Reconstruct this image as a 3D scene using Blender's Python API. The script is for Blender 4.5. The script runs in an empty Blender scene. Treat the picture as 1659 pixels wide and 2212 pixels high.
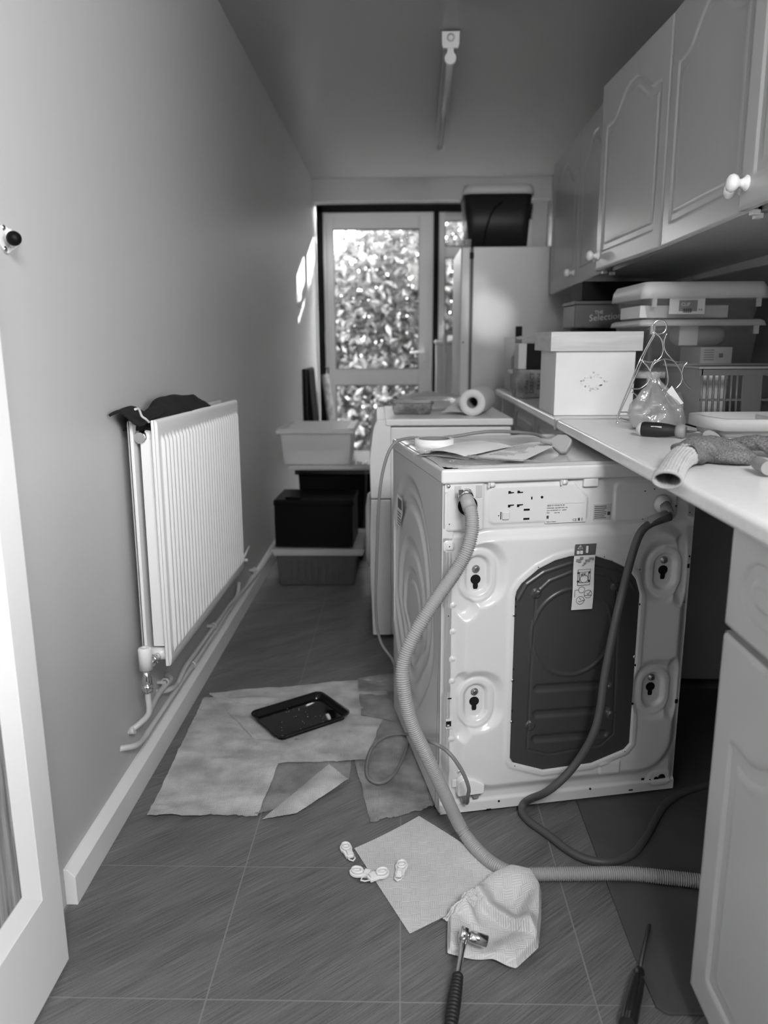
import bpy, bmesh, math, random
import numpy as np
from mathutils import Vector, Matrix, Euler
random.seed(7); rng = np.random.default_rng(7)
S = bpy.context.scene
COL = S.collection
R = math.radians

# ------------------------------------------------------------------ camera
IW, IH, FPX, VPX, VPY = 1659, 2212, 1661.0, 868.0, 738.0
d_ = np.array([VPX-IW/2, -(VPY-IH/2), -FPX]); d_ /= np.linalg.norm(d_)
xr_ = np.cross(d_, [0, 1, 0]); xr_ /= np.linalg.norm(xr_)
up_ = np.cross(xr_, d_)
RC = np.array([xr_, d_, up_])                      # camera axes -> world
CP = np.array([0.0, 0.0, 1.12])
cam_d = bpy.data.cameras.new('camera'); cam = bpy.data.objects.new('camera', cam_d); COL.objects.link(cam)
M = Matrix([list(RC[i])+[CP[i]] for i in range(3)]+[[0, 0, 0, 1]])
cam.matrix_world = M
cam_d.sensor_fit = 'VERTICAL'; cam_d.sensor_height = 36.0; cam_d.sensor_width = 27.0
cam_d.lens = 36.0*FPX/IH
cam_d.clip_start = 0.02; cam_d.clip_end = 200
cam_d.dof.use_dof = True; cam_d.dof.focus_distance = 1.72; cam_d.dof.aperture_fstop = 2.9
S.camera = cam

# ------------------------------------------------------------------ light
S.view_settings.view_transform = 'Standard'; S.view_settings.look = 'None'
S.view_settings.gamma = 1.0; S.view_settings.use_curve_mapping = False
S.view_settings.exposure = 0.74
w = bpy.data.worlds.new('sky'); S.world = w; w.use_nodes = True
wn = w.node_tree.nodes['Background']; wn.inputs[0].default_value = (1, 1, 1, 1); wn.inputs[1].default_value = 15.0

def area(name, loc, target, sx, sy, power):
    l = bpy.data.lights.new(name, 'AREA'); l.shape = 'RECTANGLE'; l.size = sx; l.size_y = sy; l.energy = power
    o = bpy.data.objects.new(name, l); COL.objects.link(o); o.location = loc
    o.rotation_euler = (Vector(target)-Vector(loc)).to_track_quat('-Z', 'Y').to_euler(); return o
area('kitchen_window_light', (2.75, -1.75, 1.5), (-0.3, 1.5, 1.0), 1.7, 1.2, 105)
area('added_overhead_light', (.50, -.75, 2.3), (0.1, 1.6, 0.7), .8, .7, 55)  # added lamp above and behind the camera, lifts lid and worktop tops
def spot(name, loc, target, deg, power):
    l = bpy.data.lights.new(name, 'SPOT'); l.spot_size = R(deg); l.spot_blend = 1.0; l.energy = power; l.shadow_soft_size = .03
    o = bpy.data.objects.new(name, l); COL.objects.link(o); o.location = loc
    o.rotation_euler = (Vector(target)-Vector(loc)).to_track_quat('-Z', 'Y').to_euler(); return o
spot('added_fridge_spot', (.35, -3.0, 1.9), (.455, 4.10, 1.24), 2.6, 420)  # added spot standing in for reflected sun on the fridge side
spot('added_fridge_spot', (.35, -3.0, 1.9), (.372, 4.10, 1.38), 1.8, 160)  # second added spot, upper part of the same fridge patch
sun = bpy.data.lights.new('sun', 'SUN'); sun.energy = 22.0; sun.angle = R(0.6)
so = bpy.data.objects.new('sun', sun); COL.objects.link(so); so.location = (6, 10, 5)
so.rotation_euler = Vector((-1, -.75, -.31)).to_track_quat('-Z', 'Y').to_euler()

# ------------------------------------------------------------------ measuring helpers
def at(px, py, x=None, y=None, z=None):
    """point of the real plane x=, y= or z= that the pixel sees"""
    r = RC @ np.array([px-IW/2, -(py-IH/2), -FPX])
    if x is not None: t = (x-CP[0])/r[0]
    elif y is not None: t = (y-CP[1])/r[1]
    else: t = (z-CP[2])/r[2]
    return CP+t*r

# ------------------------------------------------------------------ materials
def mat(name, v, rough=.5, metal=0., bump=0., bscale=40., noise=0., nscale=8., trans=0., ior=1.45, spec=.5, alpha=None, coat=0., stretch=None, detail=4):
    m = bpy.data.materials.new(name); m.use_nodes = True
    nt = m.node_tree; b = nt.nodes['Principled BSDF']
    b.inputs['Base Color'].default_value = (v, v, v, 1)
    b.inputs['Roughness'].default_value = rough; b.inputs['Metallic'].default_value = metal
    b.inputs['IOR'].default_value = ior; b.inputs['Specular IOR Level'].default_value = spec
    b.inputs['Transmission Weight'].default_value = trans
    b.inputs['Coat Weight'].default_value = coat
    if alpha is not None: b.inputs['Alpha'].default_value = alpha
    if noise or bump:
        tc = nt.nodes.new('ShaderNodeNewGeometry')
        mp = nt.nodes.new('ShaderNodeMapping'); nt.links.new(tc.outputs['Position'], mp.inputs[0])
        if stretch: mp.inputs['Scale'].default_value = stretch
    if noise:
        n = nt.nodes.new('ShaderNodeTexNoise'); n.inputs['Scale'].default_value = nscale; n.inputs['Detail'].default_value = detail
        nt.links.new(mp.outputs[0], n.inputs['Vector'])
        mr = nt.nodes.new('ShaderNodeMapRange'); mr.inputs[1].default_value = .3; mr.inputs[2].default_value = .7
        mr.inputs[3].default_value = v*(1-noise); mr.inputs[4].default_value = min(1, v*(1+noise))
        nt.links.new(n.outputs['Fac'], mr.inputs[0]); nt.links.new(mr.outputs[0], b.inputs['Base Color'])
    if bump:
        n2 = nt.nodes.new('ShaderNodeTexNoise'); n2.inputs['Scale'].default_value = bscale; n2.inputs['Detail'].default_value = 3
        nt.links.new(mp.outputs[0], n2.inputs['Vector'])
        bp = nt.nodes.new('ShaderNodeBump'); bp.inputs['Strength'].default_value = bump; bp.inputs['Distance'].default_value = .004
        nt.links.new(n2.outputs['Fac'], bp.inputs['Height']); nt.links.new(bp.outputs[0], b.inputs['Normal'])
    return m

def clear_mat(name, v=.9, rough=.1, gloss=.12, tr=.75, tint=.95, bump=0.):
    """thin clear or frosted plastic sheet: part see-through, part gloss, part milky"""
    m = bpy.data.materials.new(name); m.use_nodes = True; nt = m.node_tree; nt.nodes.clear()
    out = nt.nodes.new('ShaderNodeOutputMaterial')
    t = nt.nodes.new('ShaderNodeBsdfTransparent'); t.inputs[0].default_value = (tint, tint, tint, 1)
    d = nt.nodes.new('ShaderNodeBsdfDiffuse'); d.inputs[0].default_value = (v, v, v, 1)
    tl = nt.nodes.new('ShaderNodeBsdfTranslucent'); tl.inputs[0].default_value = (v, v, v, 1)
    g = nt.nodes.new('ShaderNodeBsdfGlossy'); g.inputs['Roughness'].default_value = rough; g.inputs[0].default_value = (1, 1, 1, 1)
    m0 = nt.nodes.new('ShaderNodeMixShader'); m0.inputs[0].default_value = .4
    nt.links.new(d.outputs[0], m0.inputs[1]); nt.links.new(tl.outputs[0], m0.inputs[2])
    m1 = nt.nodes.new('ShaderNodeMixShader'); m1.inputs[0].default_value = tr
    nt.links.new(m0.outputs[0], m1.inputs[1]); nt.links.new(t.outputs[0], m1.inputs[2])
    f = nt.nodes.new('ShaderNodeLayerWeight'); f.inputs[0].default_value = .35
    mr = nt.nodes.new('ShaderNodeMapRange'); mr.inputs[3].default_value = gloss; mr.inputs[4].default_value = min(1, gloss*4)
    nt.links.new(f.outputs['Fresnel'], mr.inputs[0])
    m2 = nt.nodes.new('ShaderNodeMixShader')
    nt.links.new(mr.outputs[0], m2.inputs[0]); nt.links.new(m1.outputs[0], m2.inputs[1]); nt.links.new(g.outputs[0], m2.inputs[2])
    nt.links.new(m2.outputs[0], out.inputs[0])
    if bump:
        geo = nt.nodes.new('ShaderNodeNewGeometry'); n2 = nt.nodes.new('ShaderNodeTexNoise'); n2.inputs['Scale'].default_value = 60
        nt.links.new(geo.outputs['Position'], n2.inputs['Vector'])
        bp = nt.nodes.new('ShaderNodeBump'); bp.inputs['Strength'].default_value = bump; bp.inputs['Distance'].default_value = .01
        nt.links.new(n2.outputs['Fac'], bp.inputs['Height']); nt.links.new(bp.outputs[0], g.inputs['Normal'])
    return m

def tile_mat():
    m = bpy.data.materials.new('ribbed_floor_tile'); m.use_nodes = True; nt = m.node_tree; b = nt.nodes['Principled BSDF']
    geo = nt.nodes.new('ShaderNodeNewGeometry')
    mp = nt.nodes.new('ShaderNodeMapping'); mp.inputs['Rotation'].default_value = (0, 0, R(-40)); mp.vector_type = 'POINT'
    nt.links.new(geo.outputs['Position'], mp.inputs[0])
    sc = nt.nodes.new('ShaderNodeMapping'); sc.inputs['Scale'].default_value = (6, 300, 1); nt.links.new(mp.outputs[0], sc.inputs[0])
    n = nt.nodes.new('ShaderNodeTexNoise'); n.inputs['Scale'].default_value = 1.6; n.inputs['Detail'].default_value = 3; nt.links.new(sc.outputs[0], n.inputs['Vector'])
    sc2 = nt.nodes.new('ShaderNodeMapping'); sc2.inputs['Scale'].default_value = (1.5, 9, 1); nt.links.new(mp.outputs[0], sc2.inputs[0])
    n2 = nt.nodes.new('ShaderNodeTexNoise'); n2.inputs['Scale'].default_value = 1.5; n2.inputs['Detail'].default_value = 5; nt.links.new(sc2.outputs[0], n2.inputs['Vector'])
    n3 = nt.nodes.new('ShaderNodeTexNoise'); n3.inputs['Scale'].default_value = 420; nt.links.new(geo.outputs['Position'], n3.inputs['Vector'])
    a = nt.nodes.new('ShaderNodeMath'); a.operation = 'MULTIPLY_ADD'; a.inputs[1].default_value = .55
    nt.links.new(n.outputs['Fac'], a.inputs[0])
    a2 = nt.nodes.new('ShaderNodeMath'); a2.operation = 'MULTIPLY'; a2.inputs[1].default_value = .30; nt.links.new(n2.outputs['Fac'], a2.inputs[0])
    nt.links.new(a2.outputs[0], a.inputs[2])
    a3 = nt.nodes.new('ShaderNodeMath'); a3.operation = 'MULTIPLY_ADD'; a3.inputs[1].default_value = .22; nt.links.new(n3.outputs['Fac'], a3.inputs[0]); nt.links.new(a.outputs[0], a3.inputs[2])
    mr = nt.nodes.new('ShaderNodeMapRange'); mr.inputs[1].default_value = .38; mr.inputs[2].default_value = .72; mr.inputs[3].default_value = .062; mr.inputs[4].default_value = .235
    nt.links.new(a3.outputs[0], mr.inputs[0]); nt.links.new(mr.outputs[0], b.inputs['Base Color'])
    b.inputs['Roughness'].default_value = .55
    bp = nt.nodes.new('ShaderNodeBump'); bp.inputs['Strength'].default_value = .5; bp.inputs['Distance'].default_value = .0015
    nt.links.new(n.outputs['Fac'], bp.inputs['Height']); nt.links.new(bp.outputs[0], b.inputs['Normal'])
    return m

def towel_mat(name, v, rough=.9, var=.15, depth=.0012):
    """kitchen paper: basket-weave quilting as fine relief"""
    m = bpy.data.materials.new(name); m.use_nodes = True; nt = m.node_tree; b = nt.nodes['Principled BSDF']
    uv = nt.nodes.new('ShaderNodeUVMap'); uv.uv_map = 'UVMap'
    ch = nt.nodes.new('ShaderNodeTexChecker'); ch.inputs['Scale'].default_value = 24; nt.links.new(uv.outputs[0], ch.inputs['Vector'])
    ws = []
    for dirn in ('X', 'Y'):
        wv = nt.nodes.new('ShaderNodeTexWave'); wv.bands_direction = dirn; wv.inputs['Scale'].default_value = 34
        wv.inputs['Distortion'].default_value = .4; nt.links.new(uv.outputs[0], wv.inputs['Vector']); ws.append(wv)
    mx = nt.nodes.new('ShaderNodeMix'); nt.links.new(ch.outputs['Fac'], mx.inputs[0])
    nt.links.new(ws[0].outputs['Fac'], mx.inputs[2]); nt.links.new(ws[1].outputs['Fac'], mx.inputs[3])
    n = nt.nodes.new('ShaderNodeTexNoise'); n.inputs['Scale'].default_value = 6; n.inputs['Detail'].default_value = 6; nt.links.new(uv.outputs[0], n.inputs['Vector'])
    mr = nt.nodes.new('ShaderNodeMapRange'); mr.inputs[1].default_value = .35; mr.inputs[2].default_value = .65; mr.inputs[3].default_value = v*(1-var); mr.inputs[4].default_value = v*(1+var*.6)
    nt.links.new(n.outputs['Fac'], mr.inputs[0])
    mm = nt.nodes.new('ShaderNodeMath'); mm.operation = 'MULTIPLY_ADD'; mm.inputs[1].default_value = v*.2
    nt.links.new(mx.outputs[0], mm.inputs[0]); nt.links.new(mr.outputs[0], mm.inputs[2])
    nt.links.new(mm.outputs[0], b.inputs['Base Color']); b.inputs['Roughness'].default_value = rough
    bp = nt.nodes.new('ShaderNodeBump'); bp.inputs['Strength'].default_value = .6; bp.inputs['Distance'].default_value = depth
    nt.links.new(mx.outputs[0], bp.inputs['Height']); nt.links.new(bp.outputs[0], b.inputs['Normal'])
    return m

MT = dict(
 wall=mat('wall_paint', .50, .42, bump=.08, bscale=180), ceil=mat('ceiling_paint', .40, .35, bump=.12, bscale=6), kwall=mat('bounce_cut_dark_wall', .06, .7), rwall=mat('right_wall_paint', .30, .6),  # kwall: unseen kitchen wall made near black to cut bounced light
 grout=mat('grout', .24, .9), tile=tile_mat(), gloss=mat('white_gloss_paint', .80, .3, bump=.04, bscale=60, noise=.03, nscale=5),
 doorw=mat('white_door_paint', .80, .28, bump=.04, bscale=70), upvc=mat('white_plastic_frame', .62, .3), black=mat('black_frame', .010, .6, spec=.12),
 cab=mat('cabinet_laminate', .48, .3), cabin=mat('cabinet_underside', .22, .6), top=mat('worktop_laminate', .78, .28, noise=.03, nscale=60), knob=mat('ceramic_knob', .85, .12, coat=.5),
 mach=mat('white_machine_enamel', .70, .22, coat=.3), machd=mat('dryer_enamel', .80, .3), cover=mat('dark_cover_plate', .055, .3), hole=mat('hole_shade_black', .002, .9),
 chrome=mat('chrome', .75, .14, metal=1), steel=mat('brushed_steel', .5, .28, metal=1), grey=mat('grey_plastic', .26, .45), lgrey=mat('light_grey_plastic', .5, .4),
 hose=mat('grey_corrugated_hose', .34, .5), inlet=mat('dark_grey_rubber_hose', .085, .45), cable=mat('grey_cable', .22, .45), plug=mat('plug_grey', .30, .4),
 white=mat('white_plastic', .82, .3), paper=mat('paper', .80, .8), ink=mat('ink', .06, .8), inkl=mat('grey_ink', .28, .8), dgrey=mat('dark_grey_print', .11, .6),
 rad=mat('radiator_enamel', .78, .28), pipe=mat('painted_pipe', .56, .35, noise=.05, nscale=30), towel=mat('black_towelling', .012, 1, bump=1, bscale=500),
 blackp=mat('black_plastic', .004, .5, spec=.15), blackt=mat('black_enamel_tray', .006, .16), water=clear_mat('water', .1, .02, .1, .96, .9),
 glass=clear_mat('window_glass', .5, .02, .003, .995, .97), clear=clear_mat('clear_plastic', .75, .15, .07, .84, .95), frost=clear_mat('frosted_plastic', .9, .3, .05, .16, .9),
 smoke=clear_mat('smoked_plastic', .2, .2, .06, .45, .6), film=clear_mat('plastic_film', .9, .08, .10, .93, .99, bump=.6), bagm=clear_mat('bag_plastic', .85, .1, .14, .66, .95, bump=.5),
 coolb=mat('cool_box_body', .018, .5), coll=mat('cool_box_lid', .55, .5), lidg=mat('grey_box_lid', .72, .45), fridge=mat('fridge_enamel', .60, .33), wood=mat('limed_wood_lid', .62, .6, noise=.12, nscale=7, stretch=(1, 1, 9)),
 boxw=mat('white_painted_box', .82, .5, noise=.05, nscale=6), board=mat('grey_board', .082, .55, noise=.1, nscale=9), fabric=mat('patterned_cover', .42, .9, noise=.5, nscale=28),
 glove=mat('coated_glove', .17, .85, noise=.55, nscale=420, bump=.8, bscale=420, detail=2), knit=mat('knitted_cuff', .48, .95, bump=.6, bscale=300, noise=.08, nscale=120),
 sdh=mat('black_rubber_grip', .014, .55), amber=mat('translucent_handle', .05, .12, trans=.6, coat=.4), onion=mat('onion_skin', .28, .35, noise=.5, nscale=14, stretch=(1, 1, .3)),
 leaf=None, clear2=clear_mat('tub_plastic', .3, .3, .02, .6, .85), bagm2=clear_mat('carrier_bag_plastic', .6, .2, .08, .35, .9, bump=.5), bark=mat('bark', .06, .9), grass=mat('ground', .12, .95, noise=.4, nscale=6), news=mat('printed_carton', .30, .7, noise=.5, nscale=22), tin=mat('dark_tin', .10, .35),
 paint=mat('outside_wall', .5, .8), pot=mat('pale_plastic', .55, .4), tape=mat('masking_tape', .82, .7), core=mat('cardboard_core', .22, .9), roll=towel_mat('kitchen_roll_paper', .74, var=.03),
 tA=towel_mat('kitchen_paper_dry', .46, var=.28), tB=towel_mat('kitchen_paper_wet', .24, var=.35, rough=.55), tC=towel_mat('kitchen_paper_damp', .28, var=.38, rough=.6), tD=towel_mat('kitchen_paper_white', .54, var=.06))
def leafmat():
    m = bpy.data.materials.new('leaf'); m.use_nodes = True; nt = m.node_tree; nt.nodes.clear()
    out = nt.nodes.new('ShaderNodeOutputMaterial'); geo = nt.nodes.new('ShaderNodeNewGeometry')
    mr = nt.nodes.new('ShaderNodeMapRange'); mr.inputs[3].default_value = .02; mr.inputs[4].default_value = .14; nt.links.new(geo.outputs['Random Per Island'], mr.inputs[0])
    d = nt.nodes.new('ShaderNodeBsdfDiffuse'); t = nt.nodes.new('ShaderNodeBsdfTranslucent'); g = nt.nodes.new('ShaderNodeBsdfGlossy'); g.inputs['Roughness'].default_value = .35
    nt.links.new(mr.outputs[0], d.inputs[0]); nt.links.new(mr.outputs[0], t.inputs[0])
    a = nt.nodes.new('ShaderNodeMixShader'); a.inputs[0].default_value = .5; nt.links.new(d.outputs[0], a.inputs[1]); nt.links.new(t.outputs[0], a.inputs[2])
    b = nt.nodes.new('ShaderNodeMixShader'); b.inputs[0].default_value = .08; nt.links.new(a.outputs[0], b.inputs[1]); nt.links.new(g.outputs[0], b.inputs[2])
    nt.links.new(b.outputs[0], out.inputs[0]); return m
MT['leaf'] = leafmat()

# ------------------------------------------------------------------ object helpers
def tag(o, label=None, cat=None, group=None, kind=None):
    if label: o['label'] = label
    if cat: o['category'] = cat
    if group: o['group'] = group
    if kind: o['kind'] = kind
    return o
LOCAL = set()
def thing(name, label, cat, loc=(0, 0, 0), rot=None, group=None, local=None):
    o = bpy.data.objects.new(name, None); COL.objects.link(o); o.empty_display_size = .05
    o.location = loc
    if rot is not None:
        o.rotation_euler = rot; LOCAL.add(o)
    if local: LOCAL.add(o)
    return tag(o, label, cat, group)
def rootof(p):
    while p.parent: p = p.parent
    return p
def link(name, me, m, parent=None, smooth=None, bevel=0, seg=2, sub=0, solid=0):
    o = bpy.data.objects.new(name, me); COL.objects.link(o)
    if m is not None:
        me.materials.clear(); me.materials.append(MT[m] if isinstance(m, str) else m)
    if parent is not None:
        r = rootof(parent); o.parent = parent
        if r not in LOCAL and parent is r and r.type == 'EMPTY':
            o.location = -Vector(r.location)
    if smooth: me.polygons.foreach_set('use_smooth', [True]*len(me.polygons))
    if bevel:
        md = o.modifiers.new('bevel', 'BEVEL'); md.width = bevel; md.segments = seg; md.limit_method = 'ANGLE'; md.angle_limit = R(40)
        me.polygons.foreach_set('use_smooth', [True]*len(me.polygons))
        md.harden_normals = True
    if sub:
        md = o.modifiers.new('sub', 'SUBSURF'); md.levels = sub; md.render_levels = sub
    if solid:
        md = o.modifiers.new('solid', 'SOLIDIFY'); md.thickness = solid; md.offset = 0
    return o
class B:
    def __init__(s): s.v = []; s.f = []; s.sm = []
    def add(s, v, f, sm=False):
        n = len(s.v); s.v += [tuple(map(float, q)) for q in v]; s.f += [tuple(i+n for i in q) for q in f]; s.sm += [sm]*len(f); return s
    def box(s, x0, x1, y0, y1, z0, z1):
        v = [(x0,y0,z0),(x1,y0,z0),(x1,y1,z0),(x0,y1,z0),(x0,y0,z1),(x1,y0,z1),(x1,y1,z1),(x0,y1,z1)]
        return s.add(v, [(0,3,2,1),(4,5,6,7),(0,1,5,4),(1,2,6,5),(2,3,7,6),(3,0,4,7)])
    def hexa(s, lo, hi):      # lo/hi: 4 points each (ccw from above)
        return s.add(list(lo)+list(hi), [(0,3,2,1),(4,5,6,7),(0,1,5,4),(1,2,6,5),(2,3,7,6),(3,0,4,7)])
    def tube(s, pts, r, seg=10, cap=True, closed=False):
        P = [Vector(p) for p in pts]; n = len(P)
        rr = r if hasattr(r, '__len__') else [r]*n
        T = [((P[(i+1) % n]-P[i-1]) if closed else (P[min(i+1, n-1)]-P[max(i-1, 0)])).normalized() for i in range(n)]
        a = T[0].orthogonal().normalized(); V = []
        for i in range(n):
            a = (a-T[i]*a.dot(T[i])); a = a.normalized() if a.length > 1e-6 else T[i].orthogonal().normalized()
            b = T[i].cross(a)
            for k in range(seg):
                t = 2*math.pi*k/seg; V.append(P[i]+(a*math.cos(t)+b*math.sin(t))*rr[i])
        F = []
        for i in range(n if closed else n-1):
            j = (i+1) % n
            for k in range(seg):
                k2 = (k+1) % seg; F.append((i*seg+k, i*seg+k2, j*seg+k2, j*seg+k))
        s.add(V, F, True)
        if cap and not closed:
            s.add(V[:seg], [tuple(range(seg))[::-1]]); s.add(V[-seg:], [tuple(range(seg))])
        return s
    def cyl(s, p0, p1, r0, r1=None, seg=20):
        return s.tube([p0, p1], [r0, r0 if r1 is None else r1], seg)
    def lathe(s, prof, c=(0, 0, 0), axis=(0, 0, 1), seg=24, cap=True):   # prof: (r, h)
        A = Vector(axis).normalized(); c = Vector(c)
        pts = [c+A*h for r, h in prof]; a = A.orthogonal().normalized(); b = A.cross(a); V = []
        for (r, h), p in zip(prof, pts):
            for k in range(seg):
                t = 2*math.pi*k/seg; V.append(p+(a*math.cos(t)+b*math.sin(t))*max(r, 1e-5))
        F = [(i*seg+k, i*seg+(k+1) % seg, (i+1)*seg+(k+1) % seg, (i+1)*seg+k) for i in range(len(prof)-1) for k in range(seg)]
        s.add(V, F, True)
        if cap: s.add(V[:seg], [tuple(range(seg))[::-1]]); s.add(V[-seg:], [tuple(range(seg))])
        return s
    def sphere(s, c, r, sx=1, sy=1, sz=1, seg=16, rings=10):
        V = []; c = Vector(c)
        for i in range(rings+1):
            th = math.pi*i/rings
            for k in range(seg):
                t = 2*math.pi*k/seg; V.append(c+Vector((r*sx*math.sin(th)*math.cos(t), r*sy*math.sin(th)*math.sin(t), r*sz*math.cos(th))))
        return s.add(V, [(i*seg+k, (i+1)*seg+k, (i+1)*seg+(k+1) % seg, i*seg+(k+1) % seg) for i in range(rings) for k in range(seg)], True)
    def prism(s, poly, f0, f1):  # f0,f1 map 2d -> 3d
        n = len(poly); V = [f0(*p) for p in poly]+[f1(*p) for p in poly]
        return s.add(V, [tuple(range(n))[::-1], tuple(range(n, 2*n))]+[(i, (i+1) % n, n+(i+1) % n, n+i) for i in range(n)])
    def build(s, name, m, parent=None, bevel=0, seg=2, sub=0, solid=0, smooth=None):
        me = bpy.data.meshes.new(name); me.from_pydata(s.v, [], s.f); me.update()
        me.polygons.foreach_set('use_smooth', s.sm)
        bm = bmesh.new(); bm.from_mesh(me); bmesh.ops.remove_doubles(bm, verts=bm.verts, dist=1e-6); bmesh.ops.recalc_face_normals(bm, faces=bm.faces); bm.to_mesh(me); bm.free()
        return link(name, me, m, parent, smooth, bevel, seg, sub, solid)
def grid(name, P, m, parent=None, uv=None, smooth=True, flip=False, mask=None, solid=0):
    nv, nu = P.shape[:2]; me = bpy.data.meshes.new(name)
    idx = np.arange(nu*nv).reshape(nv, nu)
    q = np.stack([idx[:-1, :-1], idx[:-1, 1:], idx[1:, 1:], idx[1:, :-1]], -1)
    if mask is not None: q = q[mask]
    q = q.reshape(-1, 4)
    if flip: q = q[:, ::-1]
    me.vertices.add(nu*nv); me.vertices.foreach_set('co', P.reshape(-1).astype(np.float32))
    me.loops.add(q.size); me.loops.foreach_set('vertex_index', q.reshape(-1).astype(np.int32))
    me.polygons.add(len(q)); me.polygons.foreach_set('loop_start', np.arange(0, q.size, 4, dtype=np.int32))
    me.update(calc_edges=True)
    me.polygons.foreach_set('use_smooth', np.full(len(q), smooth))
    if uv is not None:
        l = me.uv_layers.new(name='UVMap'); l.data.foreach_set('uv', uv.reshape(-1, 2)[q.reshape(-1)].reshape(-1).astype(np.float32))
    me.validate()
    return link(name, me, m, parent, solid=solid)
def ss(a, b, x):
    t = np.clip((x-a)/(b-a), 0, 1); return t*t*(3-2*t)
def rbox(u, v, cx, cy, hx, hy, r):
    dx = np.abs(u-cx)-hx+r; dy = np.abs(v-cy)-hy+r
    return np.hypot(np.maximum(dx, 0), np.maximum(dy, 0))+np.minimum(np.maximum(dx, dy), 0)-r
def sseg(u, v, a, b):
    px, py = u-a[0], v-a[1]; bx, by = b[0]-a[0], b[1]-a[1]
    h = np.clip((px*bx+py*by)/(bx*bx+by*by), 0, 1); return np.hypot(px-bx*h, py-by*h)
def spoly(u, v, pts):
    return np.min([sseg(u, v, pts[i], pts[i+1]) for i in range(len(pts)-1)], axis=0)
def smoothpath(pts, step=.01):
    P = [np.array(p, float) for p in pts]; P = [2*P[0]-P[1]]+P+[2*P[-1]-P[-2]]; out = []
    for i in range(1, len(P)-2):
        n = max(2, int(np.linalg.norm(P[i+1]-P[i])/step))
        for k in range(n):
            t = k/n; a, b, c, e = P[i-1], P[i], P[i+1], P[i+2]
            out.append(.5*((2*b)+(-a+c)*t+(2*a-5*b+4*c-e)*t*t+(-a+3*b-3*c+e)*t**3))
    out.append(P[-2]); return out
def vnoise(x, y, s=0):
    """smooth value noise"""
    x = np.asarray(x, float)+s*13.7; y = np.asarray(y, float)+s*7.3
    xi = np.floor(x).astype(int); yi = np.floor(y).astype(int); fx = x-xi; fy = y-yi; fx = fx*fx*(3-2*fx); fy = fy*fy*(3-2*fy)
    h = lambda a, b: ((np.sin(a*127.1+b*311.7+s*17.1)*43758.5453) % 1.0)
    return (h(xi, yi)*(1-fx)+h(xi+1, yi)*fx)*(1-fy)+(h(xi, yi+1)*(1-fx)+h(xi+1, yi+1)*fx)*fy-.5
def text(s, size, origin, ux, uy, m, parent, name='lettering', depth=.0003, align='LEFT'):
    c = bpy.data.curves.new(name, 'FONT'); c.body = s; c.size = size; c.extrude = depth; c.align_x = align; c.resolution_u = 2
    o = bpy.data.objects.new('tmp', c); COL.objects.link(o)
    dg = bpy.context.evaluated_depsgraph_get(); me = bpy.data.meshes.new_from_object(o.evaluated_get(dg))
    bpy.data.objects.remove(o); bpy.data.curves.remove(c)
    U = Vector(ux).normalized(); V_ = Vector(uy).normalized(); N = U.cross(V_)
    me.transform(Matrix([[U[i], V_[i], N[i], origin[i]] for i in range(3)]+[[0, 0, 0, 1]]))
    me.name = name
    return link(name, me, m, parent)
def struct(o, label, name=None): tag(o, label, None, None, 'structure'); return o

# ================================================================== SETTING
LW, RW, YB = -.685, 1.14, 6.40
CZ = lambda y: 2.365-.010*(y-3.2)
# floor: slab + tiles
fl = B().box(-.9, 3.6, -3.2, 6.6, -.06, -.0006).build('floor', 'grout'); struct(fl, 'grey ribbed vinyl tile floor with pale grout lines')
tm = B().box(-.168, .168, -.1725, .1725, -.004, 0.0).build('tile', 'tile', fl)
first = True
for i in range(-2, 11):
    for j in range(-13, 16):
        cx = -.003+.339*(i+.5); cy = 1.12+.348*(j+.5)
        if cx > 1.16 and cy > .3: continue
        if first: o = tm; first = False
        else: o = tm.copy(); COL.objects.link(o); o.parent = fl
        x0, x1 = max(cx-.168, LW), min(cx+.168, 3.5 if cy < .3 else RW)
        if x1-x0 < .02 or cy+.1725 > 6.5: 
            if o is not tm: bpy.data.objects.remove(o)
            continue
        o.location = ((x0+x1)/2, cy, 0); o.scale = ((x1-x0)/.336, 1, 1)
def wall(name, label, boxes, m):
    b = B(); [b.box(*q) for q in boxes]; return struct(b.build(name, m), label)
wall('wall_left', 'plain matt painted left wall', [(-.80, LW, -3.2, 6.6, -.05, 2.5)], 'wall')
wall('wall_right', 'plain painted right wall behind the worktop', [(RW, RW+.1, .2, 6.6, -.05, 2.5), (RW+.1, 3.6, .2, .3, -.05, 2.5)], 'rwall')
wall('wall_back', 'plain wall around the back door and side window', [(LW, RW, 6.26, 6.5, 2.175, 2.5), (.27, RW, YB+.02, 6.5, 0, 1.12), (1.02, RW, YB, 6.5, 1.12, 2.18)], 'wall')
wall('wall_behind', 'wall of the kitchen behind the camera', [(-.8, 3.6, -3.3, -3.2, -.05, 2.5), (3.5, 3.6, -3.2, .3, -.05, 2.5)], 'kwall')  # out of view, dark colour chosen to soak up bounce
cl = B().hexa([(-.8, -3.3, CZ(-3.3)), (3.6, -3.3, CZ(-3.3)), (3.6, 6.6, CZ(6.6)), (-.8, 6.6, CZ(6.6))], [(-.8, -3.3, 2.6), (3.6, -3.3, 2.6), (3.6, 6.6, 2.6), (-.8, 6.6, 2.6)]).build('ceiling', 'ceil')
struct(cl, 'plain painted ceiling')
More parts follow.
